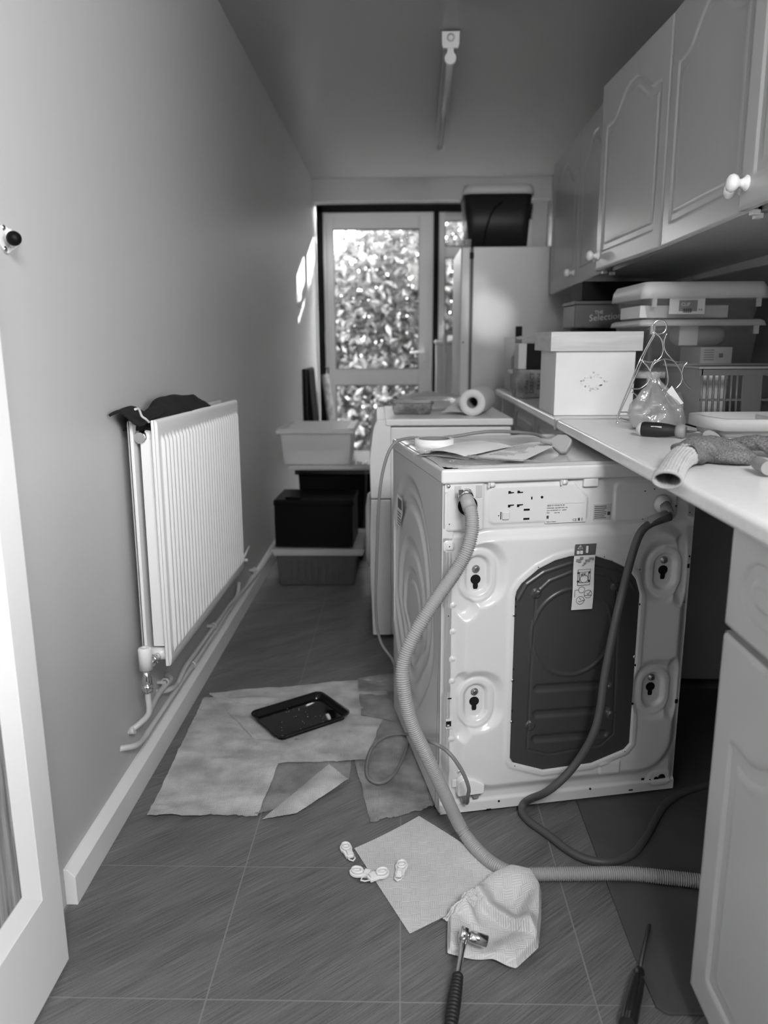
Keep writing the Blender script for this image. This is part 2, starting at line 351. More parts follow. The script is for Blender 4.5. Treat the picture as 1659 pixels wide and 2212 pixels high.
# skirting along the left wall, chamfered top
def skirt(y0, y1):
    pr = [(LW, 0), (LW+.024, 0), (LW+.024, .064), (LW+.008, .082), (LW, .082)]
    return B().prism(pr, lambda x, z: (x, y0, z), lambda x, z: (x, y1, z))
bs = skirt(1.345, 6.3).build('baseboard_left', 'gloss', bevel=.0015); struct(bs, 'white gloss painted skirting board with chamfered top')
tr = B().box(RW-.02, RW, .3, 6.0, 1.345, 1.39).build('trim_1', 'gloss'); struct(tr, 'painted batten on the right wall under the wall cupboards')

# back door (glazed) in a black frame
fr = B()
fr.box(-.672, -.622, YB-.02, YB+.06, 0, 2.165); fr.box(-.672, 1.02, YB-.02, YB+.06, 2.112, 2.165); fr.box(.252, .292, YB-.02, YB+.06, 0, 2.115)
struct(fr.build('trim_2', 'black', bevel=.003), 'black frame around the back door and side window')
dr = thing('door_1', 'white half glazed back door with lever handle, garden beyond', None, (-.185, YB, 0)); tag(dr, kind='structure')
b = B(); y0, y1 = YB+.0, YB+.045
b.box(-.62, -.541, y0, y1, .03, 2.108); b.box(.137, .25, y0, y1, .03, 2.108); b.box(-.541, .137, y0, y1, 1.987, 2.108); b.box(-.541, .137, y0, y1, .772, .902); b.box(-.541, .137, y0, y1, .03, .16)
b.build('door_leaf', 'upvc', dr, bevel=.006)
b = B()
for x0, x1, z0, z1 in ((-.618, .247, .03, 2.106),):
    b.box(x0, x0+.016, y0-.014, y0, z0, z1); b.box(x1-.016, x1, y0-.014, y0, z0, z1); b.box(x0, x1, y0-.014, y0, z1-.016, z1)
b.build('frame_bead', 'upvc', dr, bevel=.003)
b = B()
for z0, z1 in ((.902, 1.987), (.16, .772)):
    b.box(-.541, -.535, y0-.003, y0+.03, z0, z1); b.box(.131, .137, y0-.003, y0+.03, z0, z1); b.box(-.541, .137, y0-.003, y0+.03, z0, z0+.006); b.box(-.541, .137, y0-.003, y0+.03, z1-.006, z1)
b.build('glazing_seal', 'dgrey', dr)
for z0, z1 in ((.908, 1.981), (.166, .766)): B().box(-.536, .132, y0+.018, y0+.022, z0, z1).build('pane', 'glass', dr)
h = B().box(.165, .20, y0-.010, y0, .90, 1.10).build('handle_plate', 'upvc', dr, bevel=.003)
b = B(); b.cyl((.182, y0, 1.035), (.182, y0-.05, 1.035), .009); b.tube([(.182, y0-.05, 1.035), (.13, y0-.055, 1.035), (.065, y0-.05, 1.03)], [.010, .009, .008], 10); b.build('lever_handle', 'white', h)
B().cyl((.182, y0-.009, .96), (.182, y0-.014, .96), .009).build('lock_cylinder', 'steel', h)
for z in (1.70, .5, 1.1): B().box(-.632, -.600, y0-.012, y0-.002, z, z+.10).build('hinge', 'steel', dr, bevel=.002)
# side window
wd = thing('window_1', 'white framed side window with small top light over a taller pane', None, (.64, YB, 1.13)); tag(wd, kind='structure')
b = B(); b.box(.292, .342, y0, y1, 1.13, 2.112); b.box(.342, 1.02, y0, y1, 2.045, 2.112); b.box(.342, 1.02, y0, y1, 1.767, 1.852); b.box(.342, 1.02, y0, y1, 1.13, 1.17); b.box(.94, 1.02, y0, y1, 1.13, 2.112); b.build('window_frame', 'upvc', wd, bevel=.004)
b = B()
for z0, z1 in ((1.17, 1.767), (1.852, 2.045)):
    b.box(.342, .347, y0-.002, y0+.03, z0, z1); b.box(.342, .94, y0-.002, y0+.03, z0, z0+.005); b.box(.342, .94, y0-.002, y0+.03, z1-.005, z1)
b.build('glazing_seal', 'dgrey', wd)
for z0, z1 in ((1.175, 1.762), (1.857, 2.04)): B().box(.347, .94, y0+.018, y0+.022, z0, z1).build('pane', 'glass', wd)
B().box(.262, 1.03, YB-.16, YB+.01, 1.105, 1.128).build('window_sill', 'gloss', wd, bevel=.004)
B().box(.272, .60, YB-.13, YB-.02, .0, 1.10).build('sill_panel', 'lgrey', wd, bevel=.004)

# near inner door, opened flat against the left wall
dn = thing('door_2', 'white panelled inner door with reeded glass standing open at the left', None, (-.637, 1.2, 0)); tag(dn, kind='structure')
DX = -.616; y1n = 1.197; gl0 = at(92, 1945, x=DX); gy, gz = float(gl0[1]), float(gl0[2])
b = B(); b.box(DX-.04, DX, gy, y1n, .008, 2.0); b.box(DX-.04, DX, .44, gy, .008, gz); b.box(DX-.04, DX, .44, gy, 1.86, 2.0); b.box(DX-.04, DX, .44, .54, gz, 1.86)
b.build('door_leaf', 'doorw', dn)
b = B(); k = .030
def bead(ya, yb, za, zb):       # bevelled glazing bead between outer (DX) and inner (sunk) edge
    b.hexa([(DX-.001, ya[0], za[0]), (DX-.016, ya[1], za[1]), (DX-.03, ya[1], za[1]), (DX-.03, ya[0], za[0])], [(DX-.001, yb[0], zb[0]), (DX-.016, yb[1], zb[1]), (DX-.03, yb[1], zb[1]), (DX-.03, yb[0], zb[0])])
bead((gy, gy-k), (gy, gy-k), (gz, gz+k), (1.86, 1.83)); bead((gy, gy-k), (.54, .57), (gz, gz+k), (gz, gz+k))
b.build('glazing_bead', 'doorw', dn)
rg = mat('reeded_glass', .27, .25, noise=.75, nscale=30, stretch=(1, 3.2, .16), bump=1, bscale=160, detail=6)
B().box(DX-.026, DX-.018, .5, gy-k+.004, gz+k-.004, 1.86).build('reeded_pane', rg, dn)

# ================================================================== LEFT WALL THINGS
# hook / door holder plate with black ball
hk = thing('door_holder', 'white triangular wall plate with a black ball and two screws', 'door holder', (LW, 1.405, 1.30))
def wy(px, py, off=0): p = at(px, py, x=LW+off); return (float(p[1]), float(p[2]))
tri = [wy(2, 484), wy(43, 518), wy(40, 528), wy(14, 548), wy(8, 546), wy(-16, 510), wy(-14, 490)]
B().prism(tri, lambda y, z: (LW, y, z), lambda y, z: (LW+.004, y, z)).build('back_plate', 'white', hk, bevel=.001)
cy_, cz_ = wy(25, 515, .02)
c1 = wy(22, 515, .004)
B().lathe([(.016, 0), (.016, .004), (.009, .008), (.008, .014)], (LW+.003, c1[0], c1[1]), (1, 0, 0)).build('boss', 'white', hk)
B().sphere((LW+.024, cy_, cz_), .0125).build('ball', 'blackp', hk)
for p in ((9, 492), (13, 538)):
    q = wy(*p, .005); B().sphere((LW+.004, q[0], q[1]), .0055, sx=.5).build('screw', 'chrome', hk)

# radiator
RX, RY, RZ, RL, RH = -.585, 1.808, .318, .925, .622
rd = thing('radiator', 'white double panel radiator on the left wall', 'radiator', (RX, RY, RZ), (R(-1.2), 0, 0))
def radpanel(x, sgn, name):
    nu, nv = 420, 40; U, V_ = np.meshgrid(np.linspace(0, RL, nu), np.concatenate([[0, .004], np.linspace(.02, .05, 7), np.linspace(.06, RH-.07, 12), np.linspace(RH-.06, RH-.03, 8), [RH-.010, RH-.004, RH]]))
    ph = (U-.022)/(RL-.044)*28; rib = (np.cos(ph*2*np.pi)); rib = -np.tanh(rib*2.2)*.5+.5
    inside = ss(.018, .03, U)*ss(.018, .03, RL-U)*ss(.025, .045, V_)*ss(.035, .055, RH-V_)
    hh = .001+inside*(.0085*rib-.001); edge = np.minimum(np.minimum(U, RL-U), np.minimum(V_, RH-V_)); hh = hh-.006*(1-ss(0, .006, edge))
    P = np.stack([x+sgn*hh, U, V_], -1); p = grid(name, P, 'rad', rd, flip=(sgn < 0))
    B().box(min(x-sgn*.014, x-sgn*.006), max(x-sgn*.014, x-sgn*.006), .0, RL, .0, RH).build('panel_edge', 'rad', p, bevel=.002)
    return p
radpanel(0, 1, 'front_panel'); radpanel(-.072, -1, 'rear_panel')
b = B()
for k_ in range(36):
    y = .03+k_*(RL-.06)/35; b.box(-.048, -.022, y, y+.0012, .05, .575)
b.box(-.034, -.030, .02, RL-.02, .05, .575); b.build('convector_fins', 'rad', rd)
B().box(-.045, -.016, .012, .018, .05, .575).build('end_plate', 'rad', rd)
for z in (.025, RH-.042):
    for y in (.03, RL-.03): B().tube([(-.062, y, z), (-.012, y, z)], .017, 16).build('connector_boss', 'rad', rd)
b = B(); b.lathe([(.017, 0), (.0175, -.012), (.015, -.016), (.0145, -.030), (.013, -.031)], (-.043, .035, RH-.042), (0, 1, 0), seg=12); b.build('blanking_plug', 'chrome', rd)
vl = B().lathe([(.006, -.01), (.012, -.005), (.012, .025), (.009, .03), (.009, .05)], (-.055, -.028, -.045)).build('valve_body', 'chrome', rd)
B().cyl((-.055, -.028, -.055), (-.055, -.028, -.035), .0155, seg=6).build('hex_nut', 'chrome', vl)
b = B(); b.cyl((-.05, -.026, .012), (-.035, .03, .024), .010); b.cyl((-.046, -.005, .016), (-.043, .005, .018), .0145, seg=6); b.build('tail_piece', 'chrome', vl)
B().lathe([(.0165, 0), (.0168, .052), (.015, .0565), (.006, .058), (.004, .054)], (-.055, -.028, .004)).build('valve_cap', 'white', vl)

# pipes
PXW = LW+.022
def wp(cx, cy, dx=0): return tuple(at(250+cx/3.687, 1200+cy/3.687, x=PXW+dx))
def pipe(name, label, pts, r=.0075, clips=()):
    t = thing(name, label, 'pipe', tuple(np.array(pts[0])), group=None)
    B().tube(smoothpath(pts, .012), r, 12).build('tube', 'pipe', t)
    for c in clips:
        b = B(); b.box(LW, c[0]+.004, c[1]-.006, c[1]+.006, c[2]-.004, c[2]+.004); b.lathe([(r+.001, -.005), (r+.004, -.005), (r+.004, .005), (r+.001, .005)], c, (0, 1, 0), cap=False); b.build('pipe_clip', 'pipe', t)
    return t
vtop = (rd.matrix_basis @ Vector((-.055, -.028, -.05)))
p1 = pipe('radiator_pipe', 'short painted pipe dropping from radiator valve then curving into the wall', [tuple(vtop), (vtop.x, vtop.y, .24), (vtop.x, vtop.y-.002, .205), (vtop.x-.02, vtop.y-.008, .182), (LW-.004, vtop.y-.03, .165)])
B().lathe([(.009, 0), (.009, .012)], (LW+.002, vtop.y-.025, .167), (1, 0, .2)).build('pipe_collar', 'pipe', p1)
q = [wp(280, 1180, .0), wp(330, 1110), wp(440, 975)]
pipe('stub_pipe', 'short sloping painted pipe under the radiator valve', [(vtop.x-.004, vtop.y+.004, .20), wp(340, 1105), wp(400, 1030), wp(437, 978), (LW-.003, wp(437, 978)[1]+.02, wp(437, 978)[2]+.004)], clips=[wp(395, 1005)])
pipe('return_pipe', 'painted pipe running behind the radiator foot and up into its far end', [(LW-.003, wp(385, 1090)[1], wp(385, 1090)[2]), wp(430, 1066), wp(490, 1020), wp(540, 915), wp(580, 850), wp(680, 710), wp(800, 545), wp(900, 405), wp(955, 340), wp(975, 285), wp(980, 215)], clips=[wp(780, 560)])
pipe('low_pipe', 'long painted pipe running along just above the skirting board', [(LW-.004, wp(110, 1545)[1], wp(110, 1540)[2]), wp(150, 1515), wp(215, 1465), wp(300, 1340), wp(450, 1115), wp(560, 950), wp(620, 865), wp(720, 715), wp(880, 470), wp(1000, 300), wp(1210, 30), (PXW, 4.9, .075)], clips=[wp(612, 868), wp(1105, 115)])
gp = at(535, 1200, x=LW+.03)
t = thing('gas_tap', 'small white pipe tap on the wall beyond the radiator', 'tap', tuple(gp))
b = B(); b.lathe([(.012, 0), (.012, .006), (.007, .01), (.007, .03)], (LW, gp[1], gp[2]-.02), (1, 0, 0)); b.tube([(LW+.02, gp[1]-.03, gp[2]), (LW+.03, gp[1]+.04, gp[2]+.03)], .004); b.build('tap_body', 'rad', t)

# black towel stuffed along the radiator top
tw = thing('black_towel', 'black towel with a white edge folded along the radiator top', 'towel', (-.62, 1.95, .94))
L_ = np.linspace(0, 1, 90); A_ = np.linspace(-1, 1, 34); UU, AA = np.meshgrid(L_, A_)
yc = 1.84+UU*.62; hz = (.062*np.sin(np.clip(UU*1.04, 0, 1)*np.pi)**.45)*(1+.25*vnoise(UU*7, AA*2, 1))
ang = AA*np.pi*.55; wx = .046*(1+.2*vnoise(UU*9, AA*0, 2))
P = np.stack([-.632+.85*wx*np.sin(ang), yc+.012*vnoise(UU*11, AA*3, 3), .915+hz*np.cos(ang)+.012*vnoise(UU*14, AA*3.5, 4)], -1)
grid('towel_body', P, 'towel', tw)
UU, AA = np.meshgrid(np.linspace(0, 1, 30), np.linspace(0, 1, 30))
P = np.stack([-.676+.074*AA+.004*vnoise(AA*3, UU*3, 5), 1.765+.18*UU+.015*AA, .955+.012*np.sin(AA*5.5+UU*2)*(1-.4*UU)-.012*AA+.006*vnoise(AA*3, UU*4, 6)], -1)
grid('towel_flap', P, 'towel', tw, solid=.006)
f0, f1, f2 = at(300, 882, x=-.615), at(306, 899, x=-.61), at(322, 912, x=-.60)
B().tube(smoothpath([at(292, 884, x=-.615), at(300, 884, x=-.612), f1, at(313, 904, x=-.605), f2], .004), .003, 8).build('hem_piping', 'pot', tw)
sw = at(646, 650, x=LW); t = thing('light_switch', 'slim light switch on the far part of the left wall', 'switch', tuple(sw))
B().box(LW, LW+.010, sw[1]-.045, sw[1]+.045, sw[2]-.045, sw[2]+.045).build('switch_plate', 'wall', t, bevel=.003)
B().box(LW+.01, LW+.014, sw[1]-.008, sw[1]+.008, sw[2]-.012, sw[2]+.012).build('rocker', 'white', t, bevel=.002)

# ================================================================== CEILING LIGHT
lt = thing('fluorescent_batten', 'unlit single tube fluorescent batten on the ceiling', 'ceiling light', (.2, 4.2, 2.35), (0, 0, R(-1.2)))
lt.location = (.200, 3.50, 2.355); ce = lambda z: z-2.355
B().box(-.026, .026, .006, 1.5, -.046, -.004).build('channel_body', 'ceil', lt, bevel=.004)
pl = B().prism([(-.036, .0), (.036, .0), (.036, -.045), (.031, -.062), (-.031, -.062), (-.036, -.045)], lambda x, z: (x, -.012, z), lambda x, z: (x, .008, z)).build('end_cap', 'white', lt, bevel=.002)
B().lathe([(.010, 0), (.016, 0), (.016, .004), (.010, .004)], (0, -.012, -.024), (0, -1, 0), cap=False).build('knockout_ring', 'lgrey', pl)
def bott(y0_, y1_):
    n = [(-.013, -.055), (-.013, -.072)]+[(-.024*math.sin(a)*1, -.098+.024*math.cos(a)) for a in np.linspace(.7, 2*math.pi-.7, 18)]+[(.013, -.072), (.013, -.055)]
    return B().prism(n, lambda x, z: (x, y0_, z), lambda x, z: (x, y1_, z))
bott(-.008, .012).build('lamp_holder', 'white', lt, bevel=.001); bott(1.490, 1.51).build('lamp_holder', 'lgrey', lt)
B().cyl((0, .012, -.098), (0, 1.49, -.098), .0145).build('tube', mat('lamp_glass', .45, .15), lt)
B().box(-.07, -.02, .0, .0, 0, 0) if False else None

# ================================================================== CABINET DOORS
def panel_door(parent, w, h, name='door', arch='cathedral', m='cab', th=.02, nu=90, nv=120, mg=.062):
    """door in local frame of parent: plane x=0 faces -x, y 0..w, z 0..h; returns object"""
    U, V_ = np.meshgrid(np.linspace(0, w, nu), np.linspace(0, h, nv)); c = np.abs(U-w/2)/(w/2-mg)
    if arch == 'cathedral':
        topz = h-mg-.012-.075*ss(.10, .78, c)
        topz = topz-.0*c
        d = np.minimum(np.minimum(U-mg, w-mg-U), np.minimum(V_-mg, (topz-V_)*.8))
    elif arch == 'drawer':
        d = -rbox(U, V_, w/2, h/2, w/2-mg, h/2-.035, .05)
    elif arch == 'plain':
        d = np.minimum(np.minimum(U-mg, w-mg-U), np.minimum(V_-mg, h-mg-V_))
    g = -.0065*ss(-.001, .004, d)*(1-ss(.011, .030, d))-.0015*ss(.03, .032, d)
    e = np.minimum(np.minimum(U, w-U), np.minimum(V_, h-V_)); g = g-.004*(1-ss(0, .005, e))
    o = grid(name, np.stack([-th-g, U, V_], -1), m, parent, flip=True)
    o2 = B().box(-th+.004, 0, .0, w, .0, h).build('door_core', m, o)
    return o
def knob(parent, y, z, th=.02):
    return B().lathe([(.016, 0), (.0165, .003), (.011, .008), (.008, .014), (.0085, .018), (.016, .024), (.0185, .031), (.016, .038), (.009, .042), (.001, .043)], (-th, y, z), (-1, 0, 0)).build('knob', 'knob', parent)
TILT = R(-1.06)
def wall_unit(label, yn, L, doors):
    z0 = 1.387-.0185*(yn-1.78)
    t = thing('wall_cupboard', label, 'cupboard', (.762, yn, z0), (TILT, 0, 0))
    b = B(); b.box(0, RW-.762, 0, L, 0, .016); b.box(0, RW-.762, 0, L, .6, .618); b.box(0, RW-.762, 0, .016, 0, .618); b.box(0, RW-.762, L-.016, L, 0, .618); b.box(RW-.772, RW-.762, 0, L, 0, .618)
    b.build('carcass', 'cab', t)
    for y0_, w_, hinge, ang, kn in doors:
        e = panel_door(t, w_-.004, .618)
        if hinge == 'near':
            e.location = (0, y0_+.002, 0); e.rotation_euler = (0, 0, R(ang))
        else:
            # hinge at the far edge: swing about y0_+w_
            wv = w_-.004; a = -R(ang); e.rotation_euler = (0, 0, a)
            off = Matrix.Rotation(a, 3, 'Z') @ Vector((0, wv, 0)); e.location = Vector((0, y0_+.002+wv, 0))-off
        if kn: knob(e, .034 if kn == 'near' else w_-.038, .050)
        B().box(.002, .018, .014 if kn == 'near' else w_-.030, .032 if kn == 'near' else w_-.012, -.010, 0).build('door_catch', 'white', e)
    return t
wall_unit('far pair of wall cupboards with arched doors above the crates', 2.94, 1.10, [(0, .50, 'far', 0, 'near'), (.50, .60, 'far', 0, 'near')])
wall_unit('middle pair of wall cupboards, farther door hanging ajar', 1.76, 1.18, [(0, .58, 'far', 0, 'near'), (.58, .60, 'near', 4.0, 'far')])
wall_unit('nearest wall cupboard at top right, cut by the frame', .66, 1.10, [(0, .50, 'near', 0, None), (.50, .60, 'near', 2.6, 'far')])

# ================================================================== WORKTOPS AND BASE UNITS
def worktop(label, y0, y1):
    o = B().box(.445, RW, y0, y1, .87, .90).build('worktop', 'top', None, bevel=.010, seg=3); return tag(o, label, 'worktop')
worktop('pale laminate worktop in the foreground, running to the metal joint strip', -.05, 2.231)  # near end lengthened out of view to shade the machine's right side
worktop('pale laminate worktop beyond the joint strip, below the crates', 2.239, 3.72)
js = B().box(.441, RW, 2.229, 2.241, .868, .9015).build('joint_strip', 'steel', None, bevel=.001); tag(js, 'thin metal strip joining the two worktop lengths', 'strip')
# near unit
bu = thing('base_cupboard', 'near base cupboard with a drawer above an arched door', 'cupboard', (.48, .36, 0), None, local=True)
b = B(); b.box(.022, .62, -.40, .735, .10, .868); b.box(.06, .62, -.40, .735, 0, .10); b.build('carcass', 'cab', bu)  # carcass lengthened towards the camera, unseen, to block light on the machine
e = panel_door(bu, .60, .155, 'drawer_front', 'drawer', mg=.05, nv=60); e.location = (.02, .138, .706)
e = panel_door(bu, .60, .625, 'door', 'cathedral'); e.location = (.02, .138, .070)
e = panel_door(bu, .60, .79, 'door', 'cathedral'); e.scale = (1, .88, 1); e.location = (.02, -.395, .07)  # door on the added unseen length
bu = thing('base_cupboard', 'far base cupboards under the worktop, behind the dryer', 'cupboard', (.50, 2.40, 0), None, local=True)
B().box(.022, .62, 0, 1.05, .02, .868).build('carcass', 'cab', bu)
for yy, ww in ((0, .5), (.5, .55)):
    e = panel_door(bu, ww-.004, .16, 'drawer_front', 'drawer', mg=.05, nv=60); e.location = (.02, yy+.002, .70)
    e = panel_door(bu, ww-.004, .60, 'door', 'cathedral'); e.location = (.02, yy+.002, .09)
sp = B().box(.47, RW-.01, 3.62, 3.645, 0, .869).build('end_panel', 'gloss', None, bevel=.002); tag(sp, 'upright end panel carrying the far end of the worktop', 'panel')
# grey board left on the floor under the worktop
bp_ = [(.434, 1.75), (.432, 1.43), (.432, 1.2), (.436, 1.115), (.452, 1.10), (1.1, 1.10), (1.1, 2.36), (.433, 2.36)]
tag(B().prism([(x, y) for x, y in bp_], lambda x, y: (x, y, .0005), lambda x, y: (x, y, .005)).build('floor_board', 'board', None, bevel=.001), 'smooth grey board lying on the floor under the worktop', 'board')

# ================================================================== WASHING MACHINE
MO = Vector((.089, 1.651, .0)); MA = R(11.6)
wm = thing('washing_machine', 'white washing machine pulled out with its back towards the camera', 'washing machine', MO, (0, 0, MA))
mux = np.array([math.cos(MA), math.sin(MA), 0]); mn = np.array([math.sin(MA), -math.cos(MA), 0])
def mb(px, py, off=0.):
    """machine-local (u, -off, v) for a pixel on the back plane"""
    r = RC @ np.array([px-IW/2, -(py-IH/2), -FPX]); O = np.array(MO); t = ((O+mn*off-CP) @ mn)/(r @ mn); p = CP+t*r
    return (float((p-O) @ mux), -off, float(p[2]))
MWd, MD = .61, .56
b = B(); b.box(.012, MWd-.001, .03, MD, .015, .815); b.build('body', 'mach', wm, bevel=.004)
nu, nv = 250, 330
U, V_ = np.meshgrid(np.linspace(.001, MWd-.001, nu), np.linspace(.012, .822, nv))
d = rbox(U, V_, .318, .385, .276, .315, .09)                         # pressed centre panel
bays = [rbox(U, V_, cx, cy, .055, .066, .05) for cx, cy in ((.083, .610), (.086, .300), (.538, .592), (.533, .292))]
for (cx, cy), e_ in zip(((.0, .60), (.0, .30), (.62, .59), (.62, .292)), bays): pass
bay = np.min(bays, axis=0)
bay = np.minimum(bay, rbox(U, V_, .045, .61, .03, .10, .03)); bay = np.minimum(bay, rbox(U, V_, .042, .29, .022, .085, .03))
bay = np.minimum(bay, rbox(U, V_, .585, .60, .02, .09, .03)); bay = np.minimum(bay, rbox(U, V_, .583, .29, .02, .075, .03))
d = np.maximum(d, -bay)
hgt = .017*(1-ss(-.016, .014, d))
for cx, cy in ((.082, .606), (.084, .296), (.541, .587), (.534, .287)):
    o_ = rbox(U, V_, cx, cy, .024, .041, .024)
    hgt = hgt+.006*(1-ss(.004, .012, np.abs(o_-.012)))*1.0-.004*(1-ss(-.002, .003, o_))
# lip round the dark cover
cu = [.168, .171, .182, .221, .26, .298, .354, .40, .443, .464, .471, .476]; cvT = [.552, .567, .584, .616, .634, .642, .640, .625, .603, .576, .556, .54]
cbu = [.168, .176, .253, .378, .462, .476]; cbv = [.150, .136, .108, .112, .140, .156]
outl = [(x, y) for x, y in zip(cu, cvT)]+[(x, y) for x, y in zip(cbu[::-1], cbv[::-1])]; outl.append(outl[0])
dc = spoly(U, V_, outl)
inside = (U > .168) & (U < .476) & (V_ < np.interp(U, cu, cvT)) & (V_ > np.interp(U, cbu, cbv))
sd = np.where(inside, -dc, dc)
hgt = hgt+.003*(1-ss(.004, .012, np.abs(sd-.006)))
hgt = np.where(sd < .001, hgt-.013*ss(-.001, .004, -sd), hgt)
# upper plateaus
hgt = hgt+.004*(1-ss(-.003, .003, np.maximum(rbox(U, V_, .222, .765, .116, .043, .012), (U-.222)+(V_-.765)-.125)))
hgt = hgt+.004*(1-ss(-.003, .003, rbox(U, V_, .482, .760, .078, .045, .012)))
hgt = hgt+.005*(1-ss(-.002, .004, rbox(U, V_, .052, .765, .040, .055, .005)))
hgt = hgt-.004*(1-ss(-.004, .004, np.abs(V_-.704)-.006))*(1-ss(.0, .05, np.abs(U-.30)-.26))
# lower flange and small embosses
hgt = hgt+.006*(1-ss(.036, .043, V_)); trz = rbox(U, V_, .426, .093, .026, .018, .004); hgt = hgt+.003*(1-ss(-.002, .003, trz))
hgt = hgt+.003*(1-ss(-.002, .003, rbox(U, V_, .57, .044, .030, .018, .018)))
for vv in (.537, .474, .407, .352, .205): hgt = hgt+.003*(1-ss(-.001, .003, rbox(U, V_, .028, vv, .004, .004, .004)))
hgt = hgt+.005*(1-ss(-.002, .003, rbox(U, V_, .017, .676, .009, .009, .003)))
grid('back_panel', np.stack([U, -hgt, V_], -1), 'mach', wm)
def mh(u, v):   # panel height at (u, v)
    i = int(round((v-.012)/(.81)*(nv-1))); j = int(round((u-.001)/(MWd-.002)*(nu-1)))
    return float(hgt[max(0, min(nv-1, i)), max(0, min(nu-1, j))])
b = B(); b.box(.0, .026, .0, .03, .012, .822); b.box(MWd-.02, MWd, .0, .03, .012, .822); b.box(0, MWd, .002, .03, .012, .03); b.build('back_flange', 'mach', wm, bevel=.002)
# dark cover plate
nu2, nv2 = 190, 240
cU = np.linspace(.169, .475, nu2); T_ = np.linspace(0, 1, nv2); U2, T2 = np.meshgrid(cU, T_)
vb = np.interp(U2, cbu, cbv); vt = np.interp(U2, cu, cvT); V2 = vb+(vt-vb)*T2
h2 = np.zeros_like(U2)
rg_ = lambda d_, w_, a_: a_*(1-ss(0, w_, d_))
h2 += rg_(np.abs(np.hypot((U2-.312)/1.0, (V2-.456)/1.06)-.100), .007, .003)
rl = [(.219, .557), (.213, .35), (.211, .167), (.264, .148), (.40, .158), (.431, .185), (.427, .35), (.424, .50), (.415, .557)]
h2 -= rg_(spoly(U2, V2, rl), .004, .0022)
ra = [(.219, .557), (.250, .585), (.30, .602), (.35, .602), (.39, .588), (.415, .557)]
h2 += rg_(spoly(U2, V2, ra), .006, .003)
rb = [(.176, .545), (.195, .580), (.235, .606), (.30, .624), (.35, .622), (.40, .607), (.44, .584), (.462, .55)]
h2 += rg_(spoly(U2, V2, rb), .006, .003)
h2 += .003*ss(.0, .012, spoly(U2, V2, [(.196, .12), (.196, .56)]))*0
for cx, cy in ((.219, .557), (.217, .228), (.424, .234), (.413, .561)): h2 += .004*(1-ss(.0095, .0125, np.hypot(U2-cx, V2-cy)))
for vv in (.322, .256, .192): h2 -= .005*(1-ss(.003, .013, sseg(U2, V2, (.232, vv), (.408, vv-.004))))
grid('cover_plate', np.stack([U2, -(.0145+h2), V2], -1), 'cover', wm)
# lid: thick slab with rim and shallow dish
lo_ = [(-.006, -.014), (MWd+.004, -.014), (MWd+.004, MD-.01), (-.006, MD-.01)]
lid = B().prism(lo_, lambda x, y: (x, y, .818), lambda x, y: (x, y, .850)).build('lid', 'mach', wm, bevel=.006, seg=3)
UL, VL = np.meshgrid(np.linspace(.004, MWd-.006, 60), np.linspace(-.004, MD-.02, 60))
dl = rbox(UL, VL, MWd/2, MD/2-.01, MWd/2-.03, MD/2-.035, .05)
grid('lid_top', np.stack([UL, VL, .8535-.0055*(1-ss(-.02, .004, dl))-.0035*ss(.02, .03, dl)], -1), 'mach', lid)
# left side panel with terraced pressings
SU, SV = np.meshgrid(np.linspace(.002, MD, 170), np.linspace(.014, .818, 250))
hs = np.zeros_like(SU); aa = .33
for ra_, rb_, cv in ((.265, .32, .46), (.225, .262, .475), (.17, .175, .44), (.115, .11, .42)):
    e_ = (np.hypot((SU-aa)/ra_, (SV-cv)/rb_)-1)*min(ra_, rb_)
    wv_ = e_+.010*np.sin(np.arctan2(SV-cv, SU-aa)*5)*(SV < cv)
    hs -= .007*(1-ss(-.022, .002, wv_))-.0045*(1-ss(-.05, -.028, wv_))
grid('side_panel', np.stack([-.001-hs*0-(hs*1.0), SU, SV], -1), 'mach', wm, flip=True)
B().box(-.001, .012, MD-.004, MD+.001, .014, .82).build('front_edge', 'mach', wm)
for u, y in ((.03, .05), (MWd-.05, .05), (.04, MD-.05), (MWd-.05, MD-.05)): B().lathe([(.024, 0), (.024, .006), (.012, .010), (.012, .018)], (u, y, 0)).build('foot', 'lgrey', wm)
# keyhole openings as black plates, inner shade put into the colour; transit bolts above
for u, v in ((.080, .594), (.083, .295), (.541, .589), (.531, .292)):
    o = mh(u, v)+.0012; n = [( .0112*math.sin(a), .0112*math.cos(a)) for a in np.linspace(-2.65, 2.65, 24)]+[(.0055, -.018), (.004, -.0225), (-.004, -.0225), (-.0055, -.018)]
    k_ = B().prism([(u+a*1.05, v+c*1.0) for a, c in n], lambda x, z: (x, -o, z), lambda x, z: (x, -o+.003, z)).build('keyhole', 'hole', wm)
    o = mh(u, v+.025)+.001; q = B(); q.lathe([(.0075, 0), (.009, .0015), (.009, .003), (.006, .0035), (.006, .008), (.005, .009)], (u, -o+.001, v+.025), (0, -1, 0)); q.build('transit_bolt', 'steel', wm)
